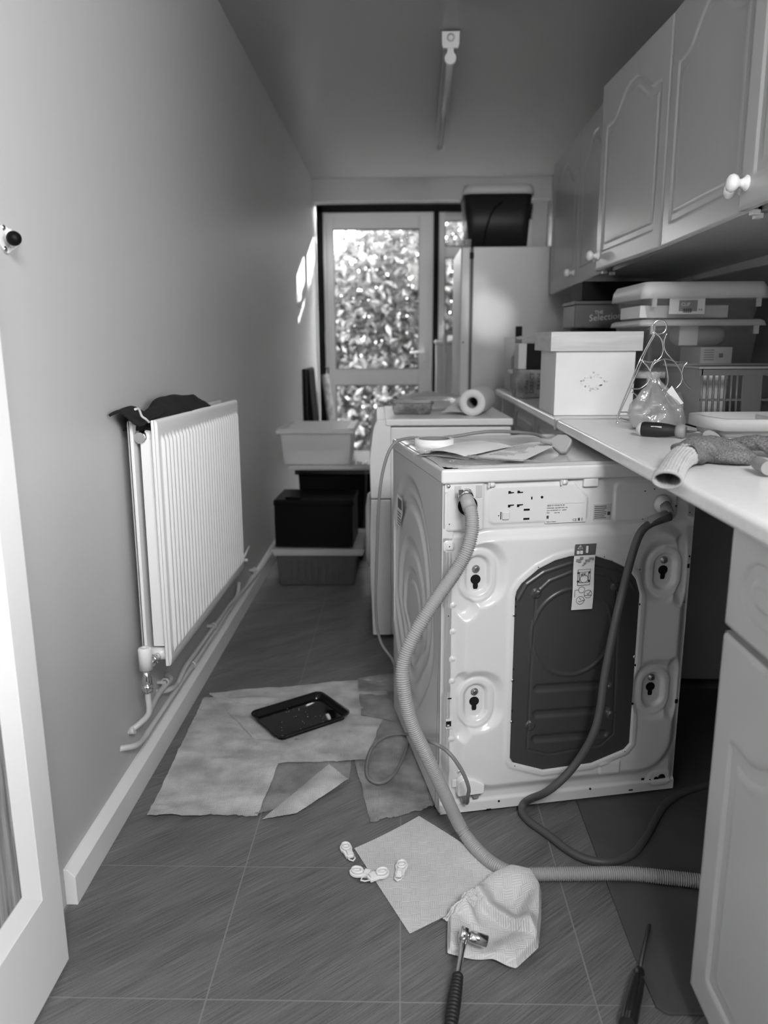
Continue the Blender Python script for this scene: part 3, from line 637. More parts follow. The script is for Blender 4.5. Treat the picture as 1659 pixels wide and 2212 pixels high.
# small slots and holes, black plates standing in for the shade inside
def slot(poly, off=None):
    cx = sum(p[0] for p in poly)/len(poly); cy = sum(p[1] for p in poly)/len(poly); o = mh(cx, cy)+.0009
    return B().prism(poly, lambda x, z: (x, -o, z), lambda x, z: (x, -o+.002, z))
def rect(u, v, w_, h_): return [(u-w_/2, v-h_/2), (u+w_/2, v-h_/2), (u+w_/2, v+h_/2), (u-w_/2, v+h_/2)]
def disc(u, v, r_): return [(u+r_*math.cos(t), v+r_*math.sin(t)) for t in np.linspace(0, 2*math.pi, 13)[:-1]]
for u, v in ((.155, .793), (.176, .793)): slot([(u-.006, v-.003), (u+.007, v-.002), (u+.007, v), (u, v+.0003), (u-.001, v+.003), (u-.006, v+.003)]).build('slot', 'hole', wm)
for u, v in ((.155, .762), (.176, .762)): slot([(u-.006, v-.003), (u-.001, v-.003), (u-.0005, v), (u+.008, v+.001), (u+.008, v+.003), (u-.006, v+.003)]).build('slot', 'hole', wm)
for u, v in ((.193, .752), (.193, .731)): slot(rect(u, v, .014, .0042)).build('slot', 'hole', wm)
slot(rect(.133, .741, .002, .017)).build('slot', 'hole', wm); slot(rect(.204, .778, .003, .006)).build('slot', 'hole', wm)
for u, v, r_ in ((.228, .779, .003), (.128, .741, .0013), (.015, .727, .0012), (.016, .676, .0013), (.017, .512, .0013), (.148, .031, .0028), (.384, .036, .0028), (.545, .041, .0022), (.596, .727, .0013), (.598, .508, .0013), (.477, .783, .0014), (.412, .788, .0), (.500, .787, .0014), (.476, .717, .0014), (.557, .745, .0018)):
    if r_: slot(disc(u, v, r_)).build('screw_hole', 'hole', wm)
for u, v, w_, h_ in ((.123, .012, .012, .003), (.527, .041, .008, .010), (.493, .020, .011, .003), (.604, .62, .004, .004), (.602, .597, .007, .010), (.600, .25, .007, .010), (.588, .262, 0, 0)):
    if w_: slot(rect(u, v, w_, h_)).build('slot', 'hole', wm)
slot(disc(.577, .0435, .010)+[]).build('drain_opening', 'hole', wm); slot(disc(.562, .041, .0065)).build('drain_opening', 'hole', wm)
b = slot(rect(.021, .246, .012, .015)); k_ = b.build('slot', 'hole', wm); B().sphere((.019, -.005, .243), .0035).build('screw', 'chrome', wm)
b = B(); b.box(.013, .030, -.004, 0, .234, .2375); b.box(.013, .030, -.004, 0, .2535, .257); b.build('slot_rim', 'mach', wm)
slot(rect(.0225, .309, .009, .003)).build('slot', 'hole', wm)
for u, v in ((.166, .511), (.167, .351), (.168, .246), (.473, .536), (.474, .382), (.474, .278), (.012, .812), (.047, .121)):
    B().sphere((u, -mh(u, v)-.001, v), .0042, sy=.6).build('screw', 'chrome', wm)
for u, v in ((.168, .548), (.168, .530), (.168, .378), (.168, .272), (.477, .515), (.476, .362), (.475, .262), (.24, .629), (.40, .628)):
    B().cyl((u, -.0175, v), (u, -.0185, v), .0032, seg=8).build('clip_hole', 'hole', wm)
for u, v in ((.220, .621), (.378, .637), (.470, .60), (.180, .130), (.462, .138)): B().cyl((u, -mh(u, v)-.0005, v), (u, -mh(u, v)-.0008, v), .0014, seg=8).build('screw_hole', 'hole', wm)
B().box(.136, .152, -.009, -.003, .732, .750).build('raised_tab', 'mach', wm, bevel=.002)
B().box(.004, .020, -.003, 0, .797, .818).build('corner_tab', 'mach', wm, bevel=.002)
B().box(.324, .360, -.010, .0, .799, .819).build('cable_box', 'mach', wm, bevel=.003)
for u in (.106, .275): 
    b = B(); b.box(u-.006, u-.003, -.012, 0, .806, .818); b.lathe([(.006, -.006), (.006, .006)], (u+.004, -.006, .812), (1, 0, 0), seg=12); b.build('hose_clip', 'mach', wm)
# mains terminal box
tb = B().prism([(.040, .067), (.104, .068), (.105, .092), (.082, .106), (.052, .112), (.040, .104)], lambda x, z: (x, -.004, z), lambda x, z: (x, -.026, z)).build('terminal_box', 'white', wm, bevel=.003)
B().box(.050, .070, -.022, -.004, .045, .067).build('cable_gland', 'grey', tb, bevel=.002); b = B(); b.box(.078, .098, -.016, -.004, .058, .067); b.box(.082, .094, -.014, -.004, .050, .058); b.build('connector', 'grey', tb)
B().box(.030, .042, -.008, -.002, .082, .102).build('side_lug', 'white', tb, bevel=.002)
# drain spigot housing and water inlet
b = B(); b.box(.026, .040, -.0065, -.004, .785, .812); b.box(.074, .088, -.0065, -.004, .785, .812); b.build('housing_lug', 'lgrey', wm)
B().lathe([(.022, 0), (.022, .002)], (.055, -.0075, .768), (0, -1, 0)).build('drain_recess', 'hole', wm)  # flat black disc, shade of the recess put into its colour
b = B(); b.lathe([(.022, 0), (.020, .008), (.013, .014), (.012, .020)], (.520, -.006, .752), (0, -1, 0)); b.build('inlet_collar', 'mach', wm)
B().cyl((.520, -.02, .752), (.512, -.055, .735), .0125, seg=14).build('inlet_elbow', 'grey', wm)
# rating label print (flat)
rl_ = B(); o = mh(.285, .745)+.0007
rlb = B().box(.238, .335, -o, -o+.0015, .718, .767).build('rating_label', 'mach', wm)
text('SERIE E17 WG42 FD 98', .0042, (.2405, -o-.0003, .7575), (1, 0, 0), (0, 0, 1), 'ink', rlb)
text('W44G2000  220-240V 50Hz 10A', .0036, (.2405, -o-.0003, .7520), (1, 0, 0), (0, 0, 1), 'ink', rlb)
text('E-Nr WG44G209 / 01   2300W', .0036, (.2405, -o-.0003, .7465), (1, 0, 0), (0, 0, 1), 'ink', rlb)
text('IPX4            max 9 kg', .0034, (.2405, -o-.0003, .7412), (1, 0, 0), (0, 0, 1), 'ink', rlb)
text('Made in Poland', .0036, (.2405, -o-.0003, .7205), (1, 0, 0), (0, 0, 1), 'ink', rlb)
text('CE', .0085, (.303, -o-.0003, .7205), (1, 0, 0), (0, 0, 1), 'ink', rlb)
b = B(); b.box(.242, .330, -o-.0002, -o, .7622, .7625); b.box(.2405, .2455, -o-.0003, -o, .729, .736); b.box(.316, .321, -o-.0003, -o, .721, .7275); b.box(.325, .3265, -o-.0003, -o, .7205, .7275); b.build('print_marks', 'ink', rlb)
l2 = B(); o = mh(.375, .74)+.001
lb2 = B().box(.355, .398, -o, -o+.001, .719, .756).build('warning_label', 'lgrey', wm)
for k_ in range(7): l2.box(.3575, .386-.004*(k_ % 3 == 2), -o-.0003, -o, .7505-k_*.0045, .7520-k_*.0045)
l2.box(.389, .396, -o-.0003, -o, .730, .738); l2.build('print_marks', 'ink', lb2)
# hanging instruction sticker across the arch
st_o = .0225
UU, VV = np.meshgrid(np.linspace(0, 1, 10), np.linspace(0, 1, 40))
def stk(uu, vv, off=0.): 
    x = .3025+.0515*uu+.0015*vv; z = .514+.157*vv; return np.stack([x, -(st_o+.002*np.sin(vv*7)+off), z+0*x], -1)
sk = grid('instruction_sticker', stk(UU, VV), 'paper', wm, flip=False)
UU, VV = np.meshgrid(np.linspace(0, 1, 6), np.linspace(.825, 1, 10)); grid('sticker_header', stk(UU, VV, .0004), 'dgrey', sk)
def sp_(u, v): p = stk(np.array(u), np.array(v), .0008); return (float(p[0]), float(p[1]), float(p[2]))
b = B(); t3 = [sp_(.13, .93), sp_(.37, .93), sp_(.25, .985)]; b.tube(t3, .0007, 6, closed=True); b.tube([sp_(.25, .965), sp_(.25, .945)], .0007, 6)
b.box(sp_(.12, 0)[0], sp_(.24, 0)[0], -st_o-.0030, -st_o-.0008, .648, .6555); b.box(sp_(.27, 0)[0], sp_(.39, 0)[0], -st_o-.0030, -st_o-.0008, .648, .6555); b.box(sp_(.55, 0)[0], sp_(.64, 0)[0], -st_o-.0030, -st_o-.0008, .650, .666)
b.build('warning_symbols', 'paper', sk)
text('4X', .0105, (sp_(.33, .5)[0], -st_o-.0030, .5955), (1, 0, 0), (0, 0, 1), 'ink', sk)
b = B()
def ring(u, v, r_, w_=.0005):
    c = sp_(u, v); b.tube([(c[0]+r_*math.cos(t), -st_o-.0028, c[2]+r_*math.sin(t)) for t in np.linspace(0, 2*math.pi, 20)[:-1]], w_, 5, closed=True)
ring(.73, .24, .0095); ring(.38, .15, .0095); ring(.42, .31, .0075); ring(.5, .48, .0095)
def ln(*p): b.tube([(sp_(*q)[0], -st_o-.0028, sp_(*q)[2]) for q in p], .0006, 5)
ln((.2, .38), (.2, .62), (.78, .62), (.78, .38), (.2, .38)); ln((.28, .42), (.28, .58), (.70, .58), (.70, .42), (.28, .42)); ln((.1, .2), (.1, .31), (.25, .31)); ln((.68, .25), (.74, .23), (.86, .29)); ln((.56, .22), (.9, .22)); ln((.3, .13), (.6, .15)); ln((.33, .19), (.4, .16)); ln((.6, .95), (.6, .95001))
for u, v in ((.22, .57), (.74, .57), (.22, .44), (.74, .44)): c = sp_(u, v); b.cyl((c[0], -st_o-.0030, c[2]), (c[0], -st_o-.002, c[2]), .0026, seg=10)
tag(b.build('diagram_lines', 'ink', sk), kind='stuff')
b = B()
for u, v, a, c in ((.18, .76, .010, .006), (.33, .79, .008, .006), (.25, .74, .007, .004), (.62, .75, .012, .005), (.78, .78, .010, .004), (.5, .71, .007, .003), (.88, .77, .004, .006), (.42, .68, .005, .003)):
    p = sp_(u, v); b.box(p[0]-a/2, p[0]+a/2, -st_o-.0030, -st_o-.0018, p[2]-c/2, p[2]+c/2)
b.build('diagram_tools', 'inkl', sk, bevel=.001)
# side sticker
def sd_(s_, v_, o_=0): return (-.0025-o_, s_, v_)
ssk = B().add([sd_(.497, .700), sd_(.425, .700), sd_(.419, .657), sd_(.465, .612), sd_(.512, .612)], [(0, 1, 2, 3, 4)]).build('side_sticker', 'paper', wm)
b = B(); b.add([sd_(.485, .692, .0006), sd_(.432, .692, .0006), sd_(.430, .664, .0006), sd_(.484, .664, .0006)], [(0, 1, 2, 3)])
for v_ in (.654, .646, .636, .628, .620): b.add([sd_(.49, v_, .0006), sd_(.44+(.65-v_)*.4, v_, .0006), sd_(.44+(.65-v_)*.4, v_-.004, .0006), sd_(.49, v_-.004, .0006)], [(0, 1, 2, 3)])
b.build('sticker_print', 'dgrey', ssk)

# things lying on the machine lid
ZL = .8535
def ml(x, y, z=0): return tuple((wm.matrix_basis @ Vector((x, y, z))))
def zt(px, py, z): p = at(px, py, z=z); return (float(p[0]), float(p[1]), float(p[2]))
tc = zt(938, 972, ZL); tc = (at(938, 953, z=.868)[0], at(938, 953, z=.868)[1], .8495)
tp = thing('tape_roll', 'roll of white masking tape lying flat on the machine lid', 'tape', tc)
B().lathe([(.040, 0), (.0505, 0), (.0505, .026), (.040, .026), (.040, 0)], tc, cap=False, seg=40).build('tape_winding', 'tape', tp)
B().lathe([(.0375, .001), (.0398, .001), (.0398, .0262), (.0375, .0262), (.0375, .001)], tc, cap=False, seg=40).build('core', 'core', tp)
def sheet(corners, z, bend, nu_, nv_, name, m, parent, seed=0, amp=.002, uvs=1., solid=0):
    c = [np.array(q, float) for q in corners]; U_, V__ = np.meshgrid(np.linspace(0, 1, nu_), np.linspace(0, 1, nv_))
    P_ = ((1-U_)*(1-V__))[..., None]*c[0]+(U_*(1-V__))[..., None]*c[1]+(U_*V__)[..., None]*c[2]+((1-U_)*V__)[..., None]*c[3]
    P_[..., 2] += bend(U_, V__)+amp*(vnoise(U_*6, V__*6, seed)+.5*vnoise(U_*15, V__*15, seed+1))
    w_ = np.linalg.norm(c[1]-c[0]); h_ = np.linalg.norm(c[3]-c[0])
    return grid(name, P_, m, parent, uv=np.stack([U_*w_*uvs, V__*h_*uvs], -1), solid=solid)
bk = thing('booklet', 'open white instruction booklet beside the tape roll', 'booklet', zt(1000, 980, ZL))
sheet([zt(893, 983, .856), zt(1003, 990, .856), zt(1106, 967, .862), zt(985, 957, .858)], 0, lambda u, v: .012*np.sin(u*np.pi)*(1-.3*v)+.004*u, 24, 16, 'page', 'paper', bk, 3, .002)
sheet([zt(893, 985, .852), zt(1008, 993, .852), zt(1108, 969, .852), zt(985, 959, .852)], 0, lambda u, v: .004*np.sin(u*np.pi), 24, 16, 'page', 'paper', bk, 4, .001)
lf = thing('leaflet', 'white printed leaflet curling up against the plug', 'leaflet', zt(1120, 985, ZL))
lfc = [zt(1005, 990, .853), zt(1128, 1002, .853), tuple(at(1221, 957, z=.872)), zt(1110, 962, .856)]
lp = sheet(lfc, 0, lambda u, v: .006*np.sin(u*np.pi)+.010*np.maximum(0, u-.7)*2, 24, 16, 'page', 'paper', lf, 5, .001)
b = B()
c4 = [np.array(q) for q in lfc]
for k_ in range(12):
    v0 = .15+.055*k_; u0, u1 = .3+.02*(k_ % 3), .62+.08*((k_*7) % 4)/3
    if k_ in (3, 4): u0 = .62; u1 = .8
    def lp_(u, v):
        q = (1-u)*(1-v)*c4[0]+u*(1-v)*c4[1]+u*v*c4[2]+(1-u)*v*c4[3]; q[2] += .006*math.sin(u*math.pi)+.02*max(0, u-.7)+.0022; return q
    b.tube([lp_(u0+(u1-u0)*i/6, v0) for i in range(7)], .0007, 4)
b.build('print_lines', 'inkl', lp)
fm = sheet([ml(-.0, .0, .8555), ml(.24, .0, .8555), ml(.09, .07, .8555), ml(.0, .34, .8555)], 0, lambda u, v: .004*np.abs(np.sin(u*13+v*5))+.002, 50, 60, 'protective_film', 'film', None, 9, .006)
tag(fm, 'crumpled clear protective film along the lid edge under the booklet', 'plastic film')
# plug and cable
pg_c = Vector(at(1213, 957, z=.878))
pg = thing('mains_cable', 'grey mains cable of the washing machine ending in a three pin plug on the lid', 'cable', tuple(pg_c))
gl = wm.matrix_basis @ Vector((.060, -.030, .052))
def wf(p): return tuple(wm.matrix_basis @ Vector(p))
cab = [tuple(pg_c+Vector((-.03, .01, .004))), tuple(at(1150, 937, y=2.02)), tuple(at(1060, 932, y=2.10)), tuple(at(985, 942, y=2.10)), tuple(at(935, 947, y=2.10)), tuple(at(880, 947, y=2.08)), tuple(at(848, 962, y=2.06)), tuple(at(829, 1010, y=2.05)), tuple(at(819, 1080, y=2.05)), tuple(at(814, 1200, y=2.12)), tuple(at(812, 1320, y=2.20)), tuple(at(822, 1385, y=2.22)),
       tuple(at(850, 1430, y=2.18)), tuple(at(873, 1500, y=1.98)), zt(882, 1590, .016), zt(865, 1650, .014), zt(835, 1687, .013), zt(805, 1688, .013), zt(792, 1665, .013), zt(803, 1618, .014), zt(835, 1590, .016), zt(880, 1586, .03), tuple(at(925, 1600, y=1.62)), tuple(at(965, 1622, y=1.58)), tuple(at(995, 1660, y=1.57)), tuple(at(1012, 1700, y=1.58)), tuple(at(1010, 1722, y=1.60)), (gl.x, gl.y, gl.z)]
B().tube(smoothpath(cab, .008), .0044, 10).build('flex', 'cable', pg)
b = B(); ax = Vector((1, -.12, -.12)).normalized()
pb = B().lathe([(.003, -.052), (.0062, -.05), (.0075, -.03), (.009, -.022)], tuple(pg_c), tuple(ax), seg=14).build('strain_relief', 'plug', pg)
b = B(); pr_ = [(-.024, -.010), (-.018, .018), (-.004, .025), (.006, .025), (.026, .018), (.028, -.018), (.006, -.025), (-.006, -.024)]
b = B(); A2 = Vector((.75, -.45, -.5)).normalized(); B2 = Vector((.05, .35, .9)); B2 = (B2-A2*B2.dot(A2)).normalized(); N2 = A2.cross(B2)
hexp = [(-.026, -.006), (-.018, .012), (0, .022), (.018, .020), (.024, .008), (.026, -.014), (.016, -.024), (-.008, -.022), (-.024, -.014)]
b.prism(hexp, lambda x, y: tuple(pg_c+A2*x+B2*y-N2*.014), lambda x, y: tuple(pg_c+A2*x+B2*y+N2*.014)); b.build('plug_body', 'plug', pg, bevel=.005, seg=3)

# ================================================================== HOSES
def hose_obj(name, label, pts, r, m, ribbed=True, pitch=.0046, seg=14):
    P_ = smoothpath(pts, .012); P_ = np.array(P_); L = np.concatenate([[0], np.cumsum(np.linalg.norm(np.diff(P_, axis=0), axis=1))])
    n = int(L[-1]/(pitch/4)) if ribbed else int(L[-1]/.01)
    s_ = np.linspace(0, L[-1], n); Q = np.stack([np.interp(s_, L, P_[:, i]) for i in range(3)], -1)
    for _ in range(3): Q[1:-1] = (Q[:-2]+Q[1:-1]*2+Q[2:])/4
    rr = list(r-(.0024*(np.arange(n) % 4 >= 2)+.0*s_)) if ribbed else r
    t = thing(name, label, 'hose', tuple(pts[0])); B().tube([tuple(q) for q in Q], rr, seg).build('hose_tube', m, t); return t
hp = [tuple(at(1009, 1082, y=1.615)), tuple(at(1017, 1105, y=1.60)), tuple(at(1020, 1140, y=1.585)), tuple(at(1010, 1185, y=1.57)), tuple(at(988, 1228, y=1.56)), tuple(at(935, 1305, y=1.52)), tuple(at(893, 1375, y=1.50)), tuple(at(872, 1430, y=1.49)), tuple(at(871, 1480, y=1.48)), tuple(at(888, 1560, y=1.48)), tuple(at(925, 1640, y=1.49)), tuple(at(963, 1720, y=1.52)), tuple(at(997, 1790, z=.04)), zt(1035, 1840, .022), zt(1075, 1872, .020), zt(1120, 1888, .020), zt(1200, 1888, .020), zt(1350, 1887, .020), zt(1420, 1893, .020), zt(1500, 1902, .020), zt(1600, 1915, .020)]
dh = hose_obj('drain_hose', 'ribbed pale grey drain hose looping from machine back onto the floor', hp, .0150, 'hose')
B().tube([wf((.055, -.008, .775)), tuple(at(1006, 1072, y=1.628)), tuple(at(1010, 1084, y=1.613)), tuple(at(1015, 1099, y=1.603))], [.0130, .0140, .0150, .0158], 16).build('hose_cuff', 'hose', dh)
b = B(); c = tuple(at(1006, 1071, y=1.628)); a_ = Vector(at(1010, 1084, y=1.613))-Vector(c); b.lathe([(.0145, -.006), (.0162, -.006), (.0162, .006), (.0145, .006)], c, tuple(a_), cap=False); b.box(c[0]-.016, c[0]-.006, c[1]-.012, c[1]-.002, c[2]+.004, c[2]+.015); b.build('hose_clamp', 'chrome', dh)
ip = [wf((.512, -.058, .733)), tuple(at(1392, 1138, y=1.68)), tuple(at(1368, 1190, y=1.665)), tuple(at(1347, 1270, y=1.65)), tuple(at(1330, 1340, y=1.63)), tuple(at(1308, 1450, y=1.61)), tuple(at(1288, 1570, y=1.59)), tuple(at(1240, 1655, y=1.60)), tuple(at(1185, 1708, y=1.60)), zt(1140, 1728, .035), zt(1124, 1745, .014), zt(1140, 1772, .010), zt(1180, 1800, .010), zt(1245, 1848, .010), zt(1310, 1863, .010), zt(1365, 1846, .010), zt(1400, 1800, .010), zt(1440, 1735, .010), zt(1510, 1700, .010), zt(1600, 1690, .010)]
ih = hose_obj('inlet_hose', 'smooth dark grey inlet hose hanging in front of the machine cover plate', ip, .0092, 'inlet', ribbed=False)
B().tube([wf((.514, -.05, .738)), tuple(at(1398, 1130, y=1.685))], .0112, 14).build('ferrule', 'grey', ih)

# ================================================================== DRYER
dy = thing('tumble_dryer', 'white tumble dryer standing side-on behind the washing machine', 'tumble dryer', (-.115, 2.80, 0), (0, 0, R(2.0)))
B().box(.075, .515, 0, .58, .012, .815).build('side_casing', 'machd', dy, bevel=.004)
B().prism([(.0, .55), (-.004, .70), (.012, .815), (.025, .842), (.075, .842), (.075, .55)], lambda x, z: (x, 0, z), lambda x, z: (x, .58, z)).build('control_fascia', 'machd', dy, bevel=.004)
B().prism([(.004, .012), (-.004, .25), (-.004, .40), (.0, .546), (.074, .546), (.074, .012)], lambda x, z: (x, 0, z), lambda x, z: (x, .58, z)).build('front_panel', 'machd', dy, bevel=.003)
B().box(.055, .522, -.006, .59, .820, .846).build('top_panel', 'machd', dy, bevel=.006)
B().lathe([(.16, 0), (.15, .012), (.10, .020)], (-.004, .29, .36), (-1, 0, 0), seg=32).build('drum_door', 'machd', dy)
for x, y in ((.03, .04), (.48, .04), (.03, .54), (.48, .54)): B().cyl((x, y, 0), (x, y, .014), .018).build('foot', 'blackp', dy)
# tub of white clips, bag, kitchen roll on the dryer
ZD = .847
tb_ = thing('plastic_tub', 'small clear tub of white clips on the dryer', 'tub', (.036, 2.95, ZD))
def tubm(x0, x1, y0, y1, z0, z1, tp_, name, m, parent, th=.0015):
    lo = [(x0+tp_, y0+tp_), (x1-tp_, y0+tp_), (x1-tp_, y1-tp_), (x0+tp_, y1-tp_)]; hi = [(x0, y0), (x1, y0), (x1, y1), (x0, y1)]
    b = B(); V = [(x, y, z0) for x, y in lo]+[(x, y, z1) for x, y in hi]; b.add(V, [(0, 3, 2, 1), (0, 1, 5, 4), (1, 2, 6, 5), (2, 3, 7, 6), (3, 0, 4, 7)])
    return b.build(name, m, parent, bevel=.006, seg=2)
tx0, tx1 = at(846, 868, y=2.95)[0], at(935, 868, y=2.95)[0]
tubm(tx0, tx1, 2.95, 3.05, ZD, .893, .008, 'tub_wall', 'clear2', tb_)
b = B(); b.box(tx0-.004, tx1+.004, 2.946, 2.95, .888, .893); b.box(tx0-.004, tx0, 2.946, 3.054, .888, .893); b.box(tx1, tx1+.004, 2.946, 3.054, .888, .893); b.box(tx0, tx1, 3.05, 3.054, .888, .893); b.build('rim', 'clear2', tb_)
b = B(); random.seed(3)
for k_ in range(34):
    c = (random.uniform(tx0+.055, tx1-.02), random.uniform(2.965, 3.03), ZD+.006+random.random()*.03); a_ = random.uniform(0, 3.1); dx, dz = .008*math.cos(a_), .006*math.sin(a_)
    b.tube([(c[0]-dx, c[1], c[2]-dz), (c[0]+dx, c[1]+.004, c[2]+dz)], .0035, 6)
tag(b.build('clips', 'pot', tb_), kind='stuff')
def bag(name, label, c, rx, ry, h, m='bagm', seed=1, knot=True, n=44):
    t = thing(name, label, 'plastic bag', c)
    TH, VV = np.meshgrid(np.linspace(0, 2*np.pi, n), np.linspace(0, 1, 34))
    prof = np.interp(VV, [0, .06, .25, .45, .7, .82, .88, 1], [.55, .92, 1, .92, .5, .2, .14, .30] if knot else [.8, 1, 1, .95, .8, .6, .4, .1])
    rr = prof*(1+.22*vnoise(TH*2.2, VV*5, seed)*2*np.minimum(1, VV*4+.3)); rr[:, -1] = rr[:, 0]
    lean = .25*rx*(VV**2)
    P_ = np.stack([c[0]+rx*rr*np.cos(TH)-lean, c[1]+ry*rr*np.sin(TH), c[2]+h*VV+.06*h*vnoise(TH*2, VV*4, seed+3)*VV], -1)
    P_[:, -1] = P_[:, 0]
    grid('bag_film', P_, m, t); return t
bag('carrier_bag', 'crumpled clear plastic bag lying behind the tub on the dryer', (.14, 3.17, ZD), .15, .07, .075, 'bagm2', 4, False)
rc = at(1020, 872, y=2.90); ra = Vector((.27, .96, 0)).normalized()
kr = thing('kitchen_roll', 'white kitchen roll lying on its side on the dryer', 'kitchen roll', (rc[0], rc[1], ZD))
cR = .049; rc = (rc[0], rc[1], ZD+cR)
e1 = tuple(Vector(rc)+ra*.23)
B().lathe([(.021, 0), (cR, 0), (cR+.0005, .004), (cR+.0005, .226), (cR, .23), (.021, .23), (.021, 0)], rc, tuple(ra), cap=False, seg=36).build('paper_winding', 'roll', kr)
B().lathe([(.0195, .001), (.0212, .001), (.0212, .229), (.0195, .229), (.0195, .001)], rc, tuple(ra), cap=False, seg=28).build('core', 'core', kr)
sheet([(rc[0]-.115, rc[1]+.05, ZD+.004), (rc[0]-.01, rc[1]+.0, ZD+.003), (rc[0]+.02, rc[1]+.21, ZD+.02), (rc[0]-.03, rc[1]+.23, ZD+.055)], 0, lambda u, v: .010*np.sin(u*3), 20, 20, 'loose_sheet', 'roll', kr, 2, .002)
# ================================================================== STACK OF BOXES BY THE LEFT WALL
def ribbed_bin(t, x0, x1, y0, y1, z0, z1, m, ribs=True):
    w_ = tubm(x0, x1, y0, y1, z0, z1, .012, 'bin_wall', m, t)
    if ribs:
        b = B(); n = 10
        for k_ in range(n):
            x = x0+.06+(x1-x0-.09)*k_/(n-1); b.box(x-.006, x+.006, y0-.001, y0+.012, z0+.02, z1-.02)
        b.build('ribs', m, w_)
    return w_
t = thing('storage_box', 'low smoky plastic box with pale lid rim, bottom of the stack by the wall', 'storage box', (-.39, 3.6, 0))
ribbed_bin(t, -.585, -.209, 3.44, 3.80, 0.002, .150, 'smoke')
tubm(-.605, -.170, 3.42, 3.83, .150, .185, .012, 'rim', 'frost', t); B().box(-.59, -.19, 3.435, 3.81, .165, .172).build('lid', 'frost', t)
t = thing('black_box', 'matt black lidded box on the low smoky box', 'box', (-.4, 3.6, .186), (0, 0, R(-2)))
t.location = (-.592, 3.47, .186)
B().box(0, .365, 0, .27, 0, .205).build('box_body', 'blackp', t, bevel=.004); B().box(-.003, .370, -.004, .275, .195, .222).build('lid', 'blackp', t, bevel=.005)
B().box(.05, .12, .02, .10, .222, .232).build('lid_handle', 'blackp', t, bevel=.003)
t = thing('dark_crate', 'dark smoky plastic crate behind the black box, reaching up to the pale box', 'crate', (-.35, 4.0, 0))
tubm(-.53, -.185, 3.86, 4.20, .002, .50, .02, 'crate_wall', 'blackp', t)
b = B(); b.box(-.545, -.170, 3.85, 4.21, .46, .505); b.build('rim', 'smoke', t, bevel=.006); B().box(-.52, -.20, 3.865, 4.19, .02, .42).build('contents', 'blackp', t)
t = thing('flat_lid', 'translucent flat lid between the dark crate and the pale box', 'lid', (-.35, 3.95, .508))
B().box(-.560, -.150, 3.70, 4.22, .508, .532).build('lid_plate', 'frost', t, bevel=.008)
t = thing('foil_pack', 'foil blister pack lying on the flat lid right of the pale box', 'foil pack', (-.19, 3.75, .532))
B().box(-.235, -.165, 3.705, 3.80, .532, .536).build('card', 'lgrey', t)
b = B()
for i in range(3):
    for j in range(4): b.sphere((-.222+i*.022, 3.715+j*.022, .536), .009, sz=.8, seg=10, rings=6)
b.build('blisters', 'chrome', t)
xb0, xb1 = at(608, 960, y=3.70)[0], at(757, 960, y=3.70)[0]
t = thing('storage_box', 'pale translucent box with ribbed lid on top of the stack by the wall', 'storage box', (-.4, 3.8, .533))
zl = float(at(600, 935, y=3.70)[2])
tubm(xb0-.004, xb1+.004, 3.70, 4.10, .533, zl, .012, 'bin_wall', 'frost', t)
b = B(); b.box(xb0-.024, xb1+.02, 3.685, 4.13, zl-.006, zl+.014); b.build('lid', 'frost', t, bevel=.005)
b = B()
for k_ in range(9): b.box(xb0+.02, xb1-.02, 3.73+k_*.042, 3.748+k_*.042, zl+.014, zl+.017)
b.box(xb0-.02, xb1+.016, 3.688, 3.70, zl+.014, zl+.02); b.box(xb0-.02, xb0-.006, 3.688, 4.12, zl+.014, zl+.02); b.box(xb1+.002, xb1+.016, 3.688, 4.12, zl+.014, zl+.02)
b.build('lid_ridges', 'frost', t)
t = thing('white_sheet', 'pale folded papers inside the pale translucent box', 'papers', (xb0+.1, 3.85, .536)); B().box(xb0+.03, xb1-.03, 3.72, 4.05, .537, .60).build('papers', 'paper', t)
# leaning things beside the back door
t = thing('folded_table', 'black folded table leaning against the left wall by the back door', 'folding table', (-.66, 5.7, 0))
b = B(); b.prism([(-.684, .0), (-.648, .0), (-.662, .94), (-.684, .94)], lambda x, z: (x, 5.35, z), lambda x, z: (x, 5.85, z)); b.build('table_top', 'blackp', t, bevel=.004)
B().prism([(-.635, .0), (-.585, .0), (-.650, .93), (-.660, .93)], lambda x, z: (x, 5.45, z), lambda x, z: (x, 5.80, z)).build('table_leaf', 'blackp', t, bevel=.004)
t = thing('patterned_bag', 'pale patterned bag leaning beside the black folded table', 'bag', (-.56, 5.9, 0))
UU, VV = np.meshgrid(np.linspace(-1, 1, 24), np.linspace(0, 1, 40))
P = np.stack([-.60+.10*(1-VV)+.035*np.cos(UU*1.5)+.012*vnoise(UU*2, VV*6, 5), 5.93+UU*.12*(1-.3*VV), .01+VV*.87], -1); grid('bag_front', P, 'fabric', t, solid=.02)
B().tube(smoothpath([(-.585, 5.88, .87), (-.57, 5.88, .92), (-.56, 5.95, .93), (-.565, 6.0, .88)], .01), .006, 8).build('strap', 'blackp', t)
t = thing('white_bucket', 'white rimmed black bucket half hidden between the boxes and the dryer', 'bucket', (-.13, 4.6, 0))
B().lathe([(.10, 0), (.13, .36)], (-.13, 4.6, 0), seg=28).build('bucket_wall', 'blackp', t); B().lathe([(.13, .36), (.137, .36), (.137, .42), (.12, .425)], (-.13, 4.6, 0), seg=28).build('rim', 'white', t)

